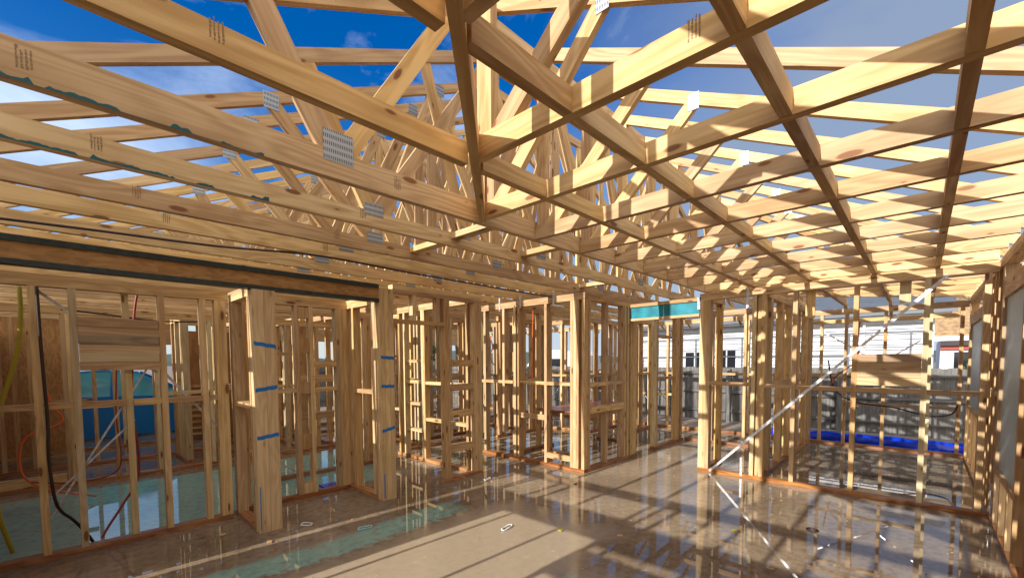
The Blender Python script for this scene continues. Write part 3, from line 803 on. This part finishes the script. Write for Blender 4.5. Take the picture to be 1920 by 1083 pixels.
w.studs([3.32, 3.9, 4.5, 4.6, 5.2, 5.8, 6.4, 7.0, 7.6, 8.2, 8.8, 9.4, 10.0]); w.nog(3.95, 4.49, 1.2); w.nog(3.95, 4.49, .72); w.nog(5.85, 6.39, .72); w.stud(4.15); w.stud(4.9); w.stud(5.5); w.stud(6.1); w.nog(4.65, 5.19, 1.2); w.nog(5.25, 5.79, 1.2); w.nog(5.85, 6.39, 1.2); w.nog(4.65, 5.79, .72); w.nog(6.45, 7.5, 1.2)
w.brace(4.5, .4, 5.8, 1.9, .1); w.brace(6.4, 1.9, 7.6, .4, .1)
w = Wall('B', 7.6, 5.1, 8.3, 2.30, 'partition wall frame between bench and rear rooms')
w.studs([5.1, 5.2, 5.7, 6.3, 6.9, 7.5, 8.2]); w.nog(5.25, 5.69, 1.17); w.nog(5.75, 6.29, 1.17); w.nog(6.35, 6.89, 1.17)
w = Wall('A', 8.4, 3.95, 9.45, 2.30, 'long rear partition wall frame')
w.studs([4.0, 4.1, 4.6, 5.2, 5.75, 6.4, 6.5, 7.1, 7.7, 8.3, 8.9]); w.nog(4.15, 4.59, 1.17); w.nog(4.65, 5.19, 1.17); w.nog(6.55, 7.09, 1.17)
w.brace(4.15, 2.1, 5.6, .3, -.004, .014)
w = Wall('B', 8.2, 1.54, 3.24, 2.30, 'cross wall frame behind the tall post')
w.studs([1.56, 1.66, 2.2, 2.75]); w.nog(1.71, 2.19, 1.17)

w = Wall('B', 2.9, 7.75, 10.4, 2.2, 'inner wall frame halfway along the back rooms')
w.studs([7.8, 8.1, 8.5, 8.6, 9.0, 9.4, 9.9, 10.3]); w.nog(8.65, 8.99, 1.17); w.nog(9.05, 9.39, 1.17)
w = Wall('A', 7.6, 3.9, 5.85, 2.28, 'inner wall frame closing the rear passage')
w.studs([3.95, 4.2, 4.5, 4.6, 5.0, 5.3, 5.7]); w.nog(4.25, 4.49, 1.17); w.nog(4.65, 4.99, 1.6); w.nog(5.05, 5.29, 1.17)
w = Wall('A', 8.9, -.6, 2.1, 2.14, 'low rear wall frame between the wet bay and the car')
w.stud(1.06, w=.05, n=2); w.studs([-.55, -.42, -.27, .36, .75, 1.36, 1.42, 1.9, 2.0]); w.nog(-.22, .35, .95)
w = Wall('B', 1.3, 8.0, 8.88, 2.14, 'short wall stub with sunlit edges beside the brown sheet')
w.studs([8.0, 8.1, 8.5, 8.8])
w = Wall('A', 6.05, 6.0, 7.55, 2.30, 'inner wall frame behind the bench near the partition')
w.studs([6.05, 6.15, 6.55, 7.0, 7.1, 7.45]); w.nog(6.2, 6.54, 1.17); w.nog(6.6, 6.99, 1.17); w.nog(6.2, 6.54, 1.7)
w = Wall('B', 7.0, 6.2, 8.3, 2.30, 'short inner wall frame deep behind the centre corner')
w.studs([6.3, 6.7, 7.1, 7.2, 7.6, 8.0]); w.nog(6.35, 6.69, 1.17); w.nog(6.75, 7.09, 1.17); w.nog(7.25, 7.59, 1.17)
w = Wall('A', 4.4, 8.25, 9.45, 2.30, 'short wall frame stub by the outer wall past the doorway')
w.studs([8.3, 8.4, 8.75, 9.2, 9.3]); w.nog(8.45, 8.74, 1.2); w.nog(8.8, 9.19, 1.2)
w = Wall('B', 4.4, 6.45, 8.35, 2.30, 'pantry wall frame between the rear inner frames')
w.studs([6.46, 6.55, 6.95, 7.35, 7.8, 8.25]); w.nog(6.6, 6.94, 1.17); w.nog(7.0, 7.34, .6); w.nog(7.4, 7.79, 1.17)
w = Wall('A', 9.3, 2.2, 7.4, 2.30, 'rearmost inner wall frame in front of the outer one')
w.studs([2.25, 2.6, 2.7, 3.2, 3.6, 3.7, 4.3, 4.8, 4.9, 5.4, 6.0, 6.1, 6.7, 7.3]); w.nog(2.75, 3.19, 1.17); w.nog(3.75, 4.29, 1.17); w.nog(4.95, 5.39, 1.17); w.nog(5.45, 5.99, 1.6)
w = Wall('A', 6.9, 4.5, 5.85, 2.30, 'narrow linen cupboard wall frame deep in the centre')
w.studs([4.55, 4.65, 5.0, 5.3, 5.4, 5.75]); w.nog(4.7, 4.99, 1.4); w.nog(5.05, 5.29, .8)
w = Wall('A', 5.9, 1.75, 3.3, 2.14, 'inner wall frame with sunlit blocking behind the set back frame')
w.stud(1.76, w=.09); w.stud(2.15); w.stud(2.75, w=.09); w.stud(3.1); w.nog(2.2, 2.74, 1.25, .09); w.nog(2.2, 2.74, .75, .09); w.nog(1.86, 2.14, 1.6)
# ------------------------------------------------------------------ cables, hoses
def curve_pts(ctrl, n=10):
    P = [Vector(p) for p in ctrl]; out = []
    for i in range(len(P) - 1):
        a = P[max(i - 1, 0)]; b = P[i]; c = P[i + 1]; d = P[min(i + 2, len(P) - 1)]
        for k in range(n):
            t = k / n
            out.append(0.5 * ((2 * b) + (c - a) * t + (2 * a - 5 * b + 4 * c - d) * t * t + (3 * b - a - 3 * c + d) * t ** 3))
    out.append(P[-1]); return out
def hose(name, ctrl, r, mat, lab, cat):
    m = MB().tube(curve_pts(ctrl), r, 10)
    return solo(m, name, mat, lab, cat, None, ctrl[-1], True)
yv = 4.80
hose('pipe', [(-.075, yv, 2.09), (-.07, yv, 1.6), (-.06, yv, 1.1), (-.065, yv, .8), (-.05, yv + .03, .50), (-.02, yv + .09, .36), (.05, 4.98, .24), (.12, 5.02, .10), (.16, 5.03, .005)], .011, BLACKCABLE, 'dark brown pipe running down the left wall frame and curling to the floor', 'pipe')
hose('pipe', [(.53, 5.0, 2.2), (.49, 5.0, 1.95), (.46, 5.0, 1.5), (.44, 5.0, 1.1), (.47, 5.02, .8), (.46, 5.02, .5), (.36, 5.02, .3), (.25, 5.0, .12), (.21, 4.97, .05)], .0095, RED, 'dark red pipe hanging behind the left frame down to the bottom plate', 'pipe')
hose('pipe', [(.36, 5.9, 1.95), (.42, 5.9, 1.6), (.40, 5.9, 1.0), (.42, 5.9, .55), (.35, 5.92, .4), (.1, 5.95, .36), (-.2, 5.95, .42)], .007, RED, 'thin red pipe looping low behind the thicker one', 'pipe')
hose('hose', [(-.17, 5.05, 2.11), (-.17, 5.05, 1.9), (-.20, 5.05, 1.6), (-.30, 5.05, 1.2), (-.34, 5.05, .95), (-.35, 5.05, .6), (-.34, 5.05, .35), (-.29, 5.1, .05)], .015, YELLOW, 'olive yellow hose hanging at the far left edge', 'hose')
hose('conduit', [(-.1, 6.6, 1.35), (-.05, 6.6, 1.10), (.02, 6.6, .9), (-.25, 6.6, .75), (-.28, 6.6, .4), (-.1, 6.6, .2), (.25, 6.6, .05)], .010, ORANGE, 'orange conduit curving behind the left wall frame', 'conduit')
hose('cable', [(-.6, 4.18, 2.40), (.2, 4.16, 2.43), (.9, 4.05, 2.43), (1.6, 3.80, 2.43), (2.6, 3.82, 2.42), (4.2, 3.81, 2.41), (5.6, 3.80, 2.42)], .009, BLACKCABLE, 'black cable strung under the long trusses above the beam', 'cable')
hose('cable', [(.05, 5.6, 2.0), (.3, 5.6, 1.98), (.7, 5.6, 1.94), (1.1, 5.6, 1.95)], .008, BLACKCABLE, 'thin dark cable sagging across the back of the left bay', 'cable')
hose('conduit', [(4.95, 5.3, 2.3), (4.98, 5.25, 2.0), (5.02, 5.2, 1.75), (4.95, 5.2, 1.6), (5.05, 5.2, 1.45)], .008, ORANGE, 'orange conduit curling between studs near the centre', 'conduit')
hose('conduit', [(4.95, 4.25, 2.3), (5.0, 4.3, 1.9), (5.02, 4.32, 1.5), (4.97, 4.3, .9), (4.98, 4.28, .5)], .007, ORANGE, 'orange conduit hanging behind the sunlit centre wall', 'conduit')
hose('cable', [(9.4, 1.2, 1.5), (9.42, 1.1, 1.0), (9.44, .8, .78), (9.4, .3, .72), (9.4, -.1, .62), (9.42, -.35, .66), (9.45, -.42, .8)], .012, BLACKCABLE, 'black cable drooping across the far window opening', 'cable')
hose('pipe', [(9.4, .78, 2.15), (9.4, .80, 1.8), (9.4, .80, 1.5), (9.35, 1.05, 1.25), (9.35, 1.15, 1.05)], .010, RED, 'thin red pipe at the far window opening', 'pipe')
hose('cable', [(5.0, 3.55, 2.32), (5.0, 3.5, 2.0), (5.02, 3.44, 1.5)], .007, WHITEPLASTIC, 'white cable hanging inside the centre corner', 'cable')
# yellow coil up in the webs
m = MB()
for k in range(5):
    pts = [(3.55 + .05 * k + .10 * math.cos(a * .5), 4.55 + .05 * math.sin(k), 2.76 + .11 * math.sin(a * .5)) for a in range(13)]
    m.tube(pts, .012, 6, True)
solo(m, 'coiled_rope', plain('bright_yellow', (0.75, 0.70, 0.02), .5), 'bright yellow coiled strap resting among the truss webs', 'strap', None, (3.5, 4.5, 2.6))

# ------------------------------------------------------------------ metal hangers and green edge paint
for i, (x, y, z) in enumerate([(1.60, 0, 0)][:0]): pass
def edgepaint(y, segs, lab, z=H):
    m = MB(); base = 0; xs = []
    x = segs[0][0]; end = segs[-1][1]
    while x < end: xs.append(x); x += .012
    rd = random.Random(int(y * 100)); ph = rd.uniform(0, 6)
    top = []
    for x in xs:
        inside = any(a <= x <= b for a, b in segs)
        h = (.004 + .007 * abs(math.sin(x * 31 + ph)) + rd.uniform(0, .006)) if inside else .0022
        if inside and math.sin(x * 17 + ph) > .93: h += .010
        top.append(h)
    poly = [(x, z + .0005) for x in xs] + [(x, z + h) for x, h in reversed(list(zip(xs, top)))]
    for i in range(len(xs) - 1):
        x0, x1, h0, h1 = xs[i], xs[i + 1], top[i], top[i + 1]
        v = [(x0, y - .0009, z + .0003), (x1, y - .0009, z + .0003), (x1, y - .0009, z + h1), (x0, y - .0009, z + h0)]
        n0 = len(m.v); m.v += v; m.f.append((n0, n0 + 1, n0 + 2, n0 + 3)); m.uv += [(p[0], p[2]) for p in v]; m.t.append(.5); m.mi.append(0)
    return m
for yy, segs, nm in ((2.18, [(-.3, -.02), (.02, .2), (.36, .42), (.52, .56), (.66, .69)], 'nearest long'), (2.77, [(-.3, .1), (.15, .45), (.55, .62), (.8, .9)], 'second')):
    for o in [o for o in bpy.data.objects if o.name.startswith('roof_truss') and abs(o['_o'][1] - yy) < .001]:
        edgepaint(yy, segs, nm).build('green_edge_paint', GREENPAINT, o)

# ------------------------------------------------------------------ bench in the middle room
t = thing('work_bench', 'low work bench with red-brown ply top behind the centre wall', 'bench', (6.2, 4.3, 0))
MB().box(5.5, 7.4, 3.75, 4.65, .70, .72).build('top_sheet', REDPLY, t)
MB().box(5.52, 7.38, 3.80, 3.845, .60, .699).build('rail', PINE, t); MB().box(5.52, 7.38, 4.55, 4.595, .60, .699).build('rail', PINE, t)
for x in (5.6, 7.25):
    for y in (3.846, 4.46): MB().box(x, x + .09, y, y + .088, .03, .699).build('leg', PINE, t)
    MB().box(x - .02, x + .11, 3.80, 4.60, .001, .03).build('foot', WETPINE, t)
solo(MB().box(5.8, 6.25, 3.95, 4.04, .7205, .765), 'offcut', REDPLY, 'dark red timber offcut lying on the bench top', 'offcut', None, (5.8, 3.95, .72))

# ------------------------------------------------------------------ floor litter
def band(cx, cy, rx, ry, rot, mat, lab):
    pts = []
    for k in range(20):
        a = 2 * math.pi * k / 20
        r = 1 + .18 * math.sin(2 * a + cx * 3)
        x, y = rx * r * math.cos(a), ry * r * math.sin(a)
        pts.append((cx + x * math.cos(rot) - y * math.sin(rot), cy + x * math.sin(rot) + y * math.cos(rot), .010 + .004 * math.sin(3 * a)))
    m = MB().tube(pts, .006, 6, True)
    return solo(m, 'strap_loop', mat, lab, 'packing strap', None, (cx, cy, 0), True)
band(1.88, 3.64, .065, .028, -.4, CYANPLASTIC, 'pale cyan strap loop lying on the teal stain')
band(1.55, 4.12, .06, .035, -.9, WHITEPLASTIC, 'small white strap loop in the shade beside the first post')
band(2.76, 2.69, .065, .026, .2, WHITEPLASTIC, 'white strap loop on the sunlit concrete')
band(3.75, 4.0, .07, .02, .1, WHITEPLASTIC, 'thin white strap near the foot of the cupboard columns')
m = MB(); m.tube([(4.57 + .045 * math.cos(a * .5236), .66 + .045 * math.sin(a * .5236), .006) for a in range(12)], .006, 6, True)
m.tube([(4.57 + .03 * math.cos(a * .5236), .66 + .03 * math.sin(a * .5236), .004) for a in range(12)], .006, 6, True)
solo(m, 'drain_cap', BLACKCABLE, 'small dark round cap on the mirror-wet floor at right', 'cap', None, (4.57, .66, 0))
for i, (x, y, c, lab) in enumerate([(.95, 4.42, PINE, 'pale wood chip by the left bottom plate'), (1.18, 3.95, PINE, 'pale wood chip in front of the nearest post'), (4.35, 3.05, RED, 'small red and white scrap near the centre wall'), (3.05, 2.3, YELLOW, 'small yellow scrap at the edge of the sunlit floor'), (3.3, 1.85, PINE, 'square pale wood chip in the wet shade'), (4.1, 1.15, YELLOW, 'orange-yellow scrap on the wet floor toward the right'), (2.9, 1.0, PINE, 'pale wood chip near the bottom middle'), (3.5, .75, PINE, 'long pale splinter near the bottom right'), (4.3, 2.2, PINE, 'wood chip between puddle and doorway'), (1.9, 5.2, BLUEPAINT, 'blue scrap just behind the plate between the posts')]):
    a = random.uniform(0, 3); s1, s2 = random.uniform(.02, .035), random.uniform(.010, .02)
    d = Vector((math.cos(a), math.sin(a), 0))
    m = MB().bar(Vector((x, y, .006)) - d * s1, Vector((x, y, .006)) + d * s1, s2 * 2, .008)
    solo(m, 'wood_chip' if c is PINE else 'scrap', c, lab, 'scrap', None, (x, y, 0))
m = MB(); rd = random.Random(21)
for k in range(420):
    x = rd.uniform(.8, 9.0); y = rd.uniform(-.3, 4.0) if rd.random() < .8 else rd.uniform(4.0, 7.0)
    a = rd.uniform(0, 3.14); d = Vector((math.cos(a), math.sin(a), 0)); l = rd.uniform(.003, .014)
    p = Vector((x, y, .003)); m.bar(p - d * l, p + d * l, rd.uniform(.003, .010), .002)
struct(m, 'wood_shavings', PINE, 'stuff')
# dark blue tarp piece
m = MB().box(2.15, 2.38, 5.1, 5.3, .001, .02)
solo(m, 'plastic_scrap', BLUETARP, 'crumpled blue plastic scrap behind the second post', 'scrap', None, (2.15, 5.1, 0))

# ------------------------------------------------------------------ blue roll by the fence
m = MB(); pts = []
for k in range(24):
    y = -.75 + k * .13
    pts.append((10.35 + .03 * math.sin(k * .9), y, -.02 + .012 * math.sin(k * 1.7)))
m.tube(pts, .125, 16)
solo(m, 'plastic_roll', BLUETARP, 'long bright blue plastic roll on the ground along the outer wall', 'plastic roll', None, (10.35, 1, -.15), True)

# ------------------------------------------------------------------ fence
t = thing('paling_fence', 'weathered grey timber paling fence behind the right rooms', 'fence', (12.5, 0, -.16))
m = MB(); y = -6.0
while y < 16:
    wv = .098; m.box(12.5 + .008 * (int(y * 9.6) % 2) + random.uniform(0, .004), 12.52 + .008 * (int(y * 9.6) % 2), y, y + wv + .004, -.14, 1.31 + random.uniform(-.012, .012)); y += wv + .002
m.build('palings', FENCE, t)
for z in (.1, .62, 1.12): MB().box(12.455, 12.499, -6, 16, z, z + .07).build('rail', FENCE, t)
for k in range(10): MB().box(12.36, 12.454, -5.9 + k * 2.4, -5.8 + k * 2.4, -.16, 1.28).build('post', FENCE, t)
t = thing('paling_fence', 'dark timber fence behind the rear rooms toward the road', 'fence', (3, 20.4, -.16))
m = MB(); x = 6.5
while x < 12.3:
    m.box(x, x + .098, 16.0, 16.02, -.14, 1.35 + random.uniform(-.012, .012)); x += .104
m.build('palings', FENCE, t)
for z in (.1, .62, 1.12): MB().box(6.5, 12.3, 15.955, 15.999, z, z + .07).build('rail', FENCE, t)

# ------------------------------------------------------------------ white weatherboard house
t = thing('white_house', 'long white weatherboard house beyond the grey fence', 'house', (17, 0, -.16))
m = MB(); z = -.16; k = 0
ya, ybb = -.15, 9.2
while z < 2.72:
    x0 = 17.0
    m.hexa([(x0 - .06, ya, z), (x0 + .1, ya, z), (x0 + .1, ybb, z), (x0 - .06, ybb, z), (x0 + .004, ya, z + .148), (x0 + .1, ya, z + .148), (x0 + .1, ybb, z + .148), (x0 + .004, ybb, z + .148)], EY, EZ)
    z += .15
m.box(17.1, 23, ya, ybb, -.16, 2.7)
m.build('wall', WHITE, t)
MB().box(16.985, 17.05, ya - .08, ya + .02, -.16, 2.72).build('corner_board', WHITE, t)
for y0, y1, z0, z1 in ((2.75, 3.3, 1.12, 1.75), (4.9, 5.5, 1.2, 1.85), (6.0, 6.7, 1.1, 1.8)):
    f = MB().box(16.95, 16.984, y0 - .07, y1 + .07, z0 - .07, z1 + .07).build('window_frame', WHITE, t)
    sub(MB().box(16.93, 16.949, y0, y1, z0, z1), 'pane', GLASSDARK, f)
    sub(MB().box(16.92, 16.929, (y0 + y1) / 2 - .02, (y0 + y1) / 2 + .02, z0, z1), 'glazing_bar', WHITE, f)
rf = MB(); rf.hexa([(16.45, ya - .5, 2.80), (20, ya - .5, 4.0), (20, ybb + .5, 4.0), (16.45, ybb + .5, 2.80), (16.45, ya - .5, 2.86), (20, ya - .5, 4.07), (20, ybb + .5, 4.07), (16.45, ybb + .5, 2.86)], EY, EZ)
r = rf.build('roof', GREYROOF, t)
sub(MB().box(16.36, 16.449, ya - .5, ybb + .5, 2.76, 2.87), 'gutter', GREYROOF, r)
sub(MB().box(16.46, 17.0, ya - .4, ybb + .4, 2.73, 2.755), 'soffit', WHITE, r)
for y in (1.3, 4.1): MB().tube([(16.90, y, -.1), (16.90, y, 2.74)], .04, 8).build('downpipe', WHITE, t)
t = thing('porch_frame', 'dark thin porch rails in front of the white house', 'porch', (16, 1, -.16))
MB().box(15.6, 15.66, -.2, 8.6, 2.20, 2.26).build('beam', GREYROOF, t)
MB().box(15.6, 15.64, -.2, 8.6, 1.82, 1.85).build('rail', GREYROOF, t)
MB().box(15.6, 15.64, -.2, 8.6, 1.60, 1.63).build('rail', GREYROOF, t)
for y in (.2, 1.5, 2.9, 4.3, 5.8, 7.2, 8.5): MB().box(15.61, 15.65, y, y + .05, -.16, 2.199).build('post', GREYROOF, t)
# tan roofed house further right
t = thing('tiled_house', 'house with tan tiled roof and red trim at the far right', 'house', (27, -3, -.16))
MB().box(28, 36, -9, -.6, -.16, 2.4).build('wall', WHITE, t)
m = MB(); m.hexa([(27.4, -9.6, 2.45), (32, -9.6, 5.2), (32, 0, 5.2), (27.4, 0, 2.45), (27.4, -9.6, 2.58), (32, -9.6, 5.33), (32, 0, 5.33), (27.4, 0, 2.58)], EY, EZ); m.build('roof', ROOFTILE, t)
MB().box(27.3, 27.38, -9.6, 0, 2.3, 2.5).build('gutter', WHITE, t)
MB().box(27.9, 27.97, -9, -.6, 1.9, 2.1).build('trim_band', RED, t)
for y0 in (-4.2, -3.0, -1.8): MB().box(27.92, 27.98, y0, y0 + .75, 1.0, 1.8).build('window', GLASSDARK, t)
# vegetation
def crown(m, c, rx, ry, rz, n, s, seed):
    rd = random.Random(seed)
    lobes = [(Vector((rd.gauss(0, .45) * rx, rd.gauss(0, .45) * ry, rd.gauss(0, .4) * rz)), rd.uniform(.3, .55)) for _ in range(9)]
    for _ in range(n):
        l, lr = rd.choice(lobes)
        d = Vector((rd.gauss(0, 1), rd.gauss(0, 1), rd.gauss(0, 1))).normalized() * (rd.random() ** .4) * lr
        p = Vector(c) + l + Vector((d.x * rx, d.y * ry, d.z * rz))
        a = Vector((rd.gauss(0, 1), rd.gauss(0, 1), rd.gauss(0, 1))).normalized() * s * rd.uniform(.6, 1.3)
        b = a.cross(Vector((rd.gauss(0, 1), rd.gauss(0, 1), rd.gauss(0, 1)))).normalized() * s * .6
        m._add([p - a, p + b, p + a, p - b], [(0, 1, 2, 3)], a.normalized(), b.normalized())
def tree(c, hgt, rx, rz, n, s, seed, lab, cat='tree'):
    x, y = c
    t = thing('tree', lab, cat, (x, y, -.16))
    rd = random.Random(seed)
    m = MB(); m.tube([(x, y, -.16), (x + .1, y, hgt * .35), (x, y + .1, hgt * .75)], .14, 8)
    for k in range(6):
        a = rd.uniform(0, 6.28); m.tube([(x, y, hgt * .35 + k * .15), (x + rx * .5 * math.cos(a), y + rx * .5 * math.sin(a), hgt * .7 + k * .1)], .05, 6)
    m.build('trunk', BARK, t)
    m = MB(); crown(m, (x, y, hgt * .72), rx, rx, rz, n, s, seed); m.build('crown', LEAF, t)
tree((20, 27), 5.5, 2.6, 2.2, 4200, .16, 3, 'dark leafy tree across the road seen between centre studs')
tree((15.6, 30), 6.5, 2.8, 2.6, 4200, .17, 4, 'tall dark tree beyond the road left of centre')
tree((24.5, 30), 6.0, 3.0, 2.4, 4200, .17, 5, 'broad dark tree furthest right along the road')
m = MB(); crown(m, (14.6, -1.55, .95), .7, .7, .75, 2500, .07, 9)
solo(m, 'bush', LEAF, 'dark green bush behind the fence near the right wall', 'bush', None, (14.6, -1.55, -.16))
# bare tree beside the tan roof
t = thing('bare_tree', 'leafless tree with fine branches in front of the tan roof', 'tree', (19.5, -2.1, -.16))
m = MB(); rd = random.Random(11)
def branch(p, d, ln, r, dep):
    q = p + d * ln; mid = (p + q) / 2 + Vector((rd.uniform(-.1, .1), rd.uniform(-.1, .1), 0)) * ln
    m.tube([p, mid, q], r, 5)
    if dep == 0: return
    for _ in range(3):
        nd = (d + Vector((rd.gauss(0, .5), rd.gauss(0, .5), rd.gauss(0, .3)))).normalized()
        branch(q, nd, ln * .72, r * .6, dep - 1)
branch(Vector((19.5, -2.1, -.16)), EZ, 1.5, .07, 5)
m.build('branches', BARK, t)
# tufts by the blue roll
m = MB(); rd = random.Random(5)
for k in range(120):
    p = Vector((11.2 + rd.uniform(-.25, .25), .15 + rd.uniform(-.25, .3), -.15)); d = Vector((rd.uniform(-.12, .12), rd.uniform(-.12, .12), rd.uniform(.12, .33)))
    m._add([p - EX * .01, p + EX * .01, p + d], [(0, 1, 2)], EZ, EX)
solo(m, 'weed', GRASS, 'bright green weed tuft growing between the blue roll and fence', 'plant', None, (11.2, .15, -.16))

# ------------------------------------------------------------------ vehicles
def loft_car(x0, y0, ln, wd, hgt, paint, lab, name, rot=0):
    """side profile along +x, centred on (x0,y0)"""
    t = thing(name, lab, 'car', (x0, y0, -.16))
    g0 = -.16
    def P(u, v, z):
        c, s = math.cos(rot), math.sin(rot); a, b = (u - .5) * ln, v * wd / 2
        return (x0 + a * c - b * s, y0 + a * s + b * c, g0 + z * hgt)
    st = [(0, .28, .52, .86), (.03, .20, .60, .96), (.12, .15, .66, 1), (.30, .13, .67, 1), (.55, .13, .66, 1), (.74, .14, .62, 1), (.90, .17, .56, .96), (.98, .24, .48, .86), (1, .30, .42, .8)]
    m = MB()
    for i in range(len(st) - 1):
        a, b = st[i], st[i + 1]
        m.hexa([P(a[0], -a[3], a[1]), P(b[0], -b[3], b[1]), P(b[0], b[3], b[1]), P(a[0], a[3], a[1]), P(a[0], -a[3] * .96, a[2]), P(b[0], -b[3] * .96, b[2]), P(b[0], b[3] * .96, b[2]), P(a[0], a[3] * .96, a[2])], EX, EZ)
    m.build('body', paint, t)
    cb = [(.04, .66, .70), (.10, .84, .74), (.17, .94, .76), (.26, .985, .77), (.34, 1.0, .78), (.44, 1.0, .78), (.52, .975, .78), (.60, .90, .77), (.68, .79, .76), (.77, .64, .74)]
    m = MB()
    for i in range(len(cb) - 1):
        a, b = cb[i], cb[i + 1]
        m.hexa([P(a[0], -.92, .62), P(b[0], -.92, .62), P(b[0], .92, .62), P(a[0], .92, .62), P(a[0], -a[2], a[1]), P(b[0], -b[2], b[1]), P(b[0], b[2], b[1]), P(a[0], a[2], a[1])], EX, EZ)
    m.build('cabin_glass', CARGLASS if paint is CARBLUE else GLASSDARK, t)
    m = MB()
    for i in range(2, 6):
        a, b = cb[i], cb[i + 1]
        m.hexa([P(a[0], -a[2] - .01, a[1]), P(b[0], -b[2] - .01, b[1]), P(b[0], b[2] + .01, b[1]), P(a[0], a[2] + .01, a[1]), P(a[0], -a[2], a[1] + .02), P(b[0], -b[2], b[1] + .02), P(b[0], b[2], b[1] + .02), P(a[0], a[2], a[1] + .02)], EX, EZ)
    for (ua, za), (ub, zb) in (((.06, .66), (.16, .95)), ((.40, .66), (.41, .99)), ((.52, .99), (.77, .64))):
        for sd in (-1, 1): m.bar(P(ua, sd * .90, za), P(ub, sd * .78, zb), .05, .05)
    m.build('roof', paint, t)
    for u in (.18, .80):
        for sd in (-1, 1):
            a, b = Vector(P(u, sd * .80, .215)), Vector(P(u, sd * 1.01, .215))
            MB().tube([a, b], .215 * hgt, 20).build('wheel', TYRE, t)
    for sd in (-.65, .65): MB().bar(P(.985, sd - .15, .42), P(.985, sd + .15, .42), .12, .10).build('headlight', WHITEPLASTIC, t)
    return t
loft_car(1.13, 12.7, 3.7, 1.75, 1.50, CARBLUE, 'blue car parked outside seen through the left window opening', 'parked_car')
loft_car(13.2, 20.8, 4.4, 1.75, 1.45, WHITE, 'white car parked by the road seen through the centre studs', 'parked_car', .1)
loft_car(16.5, 22.3, 4.4, 1.75, 1.45, plain('grey_car_paint', (.12, .12, .13), .3, .3), 'dark grey car parked further along the road', 'parked_car', .1)
# white rounded caravan behind the fence
t = thing('caravan', 'white rounded caravan roof showing over the fence right of centre', 'caravan', (16, 12, -.16))
prof = [(10.9, .4), (10.8, 1.2), (10.9, 1.9), (11.3, 2.12), (12.2, 2.15), (12.9, 2.0), (13.5, 1.6), (13.8, 1.1), (13.75, .4)]
MB().prism([(a, b) for a, b in prof], Vector((15.4, 0, -.16)), EY, EZ, EX, 2.0, EY).build('body', WHITE, t)
MB().box(15.37, 15.399, 11.5, 12.6, 1.2, 1.6).build('window', GLASSDARK, t)
for y in (11.9, 12.6): MB().tube([(15.45, y, .15), (15.65, y, .15)], .31, 18).build('wheel', TYRE, t)
# dark hills / tree line on the horizon
g = MB(); n = 60
for k in range(n):
    a0 = math.radians(-40 + k * 3.0); a1 = math.radians(-40 + (k + 1) * 3.0)
    h0 = 5 + 3 * math.sin(k * .7) + 2 * math.sin(k * 1.9); h1 = 5 + 3 * math.sin((k + 1) * .7) + 2 * math.sin((k + 1) * 1.9)
    R0, R1 = 260, 300
    g.hexa([(R0 * math.cos(a0), R0 * math.sin(a0), -1), (R1 * math.cos(a0), R1 * math.sin(a0), -1), (R1 * math.cos(a1), R1 * math.sin(a1), -1), (R0 * math.cos(a1), R0 * math.sin(a1), -1),
            ((R0 + 15) * math.cos(a0), (R0 + 15) * math.sin(a0), h0), (R1 * math.cos(a0), R1 * math.sin(a0), h0), (R1 * math.cos(a1), R1 * math.sin(a1), h1), ((R0 + 15) * math.cos(a1), (R0 + 15) * math.sin(a1), h1)], EX, EZ)
struct(g, 'hills', HILL)

for o in bpy.data.objects:
    if '_o' in o: del o['_o']
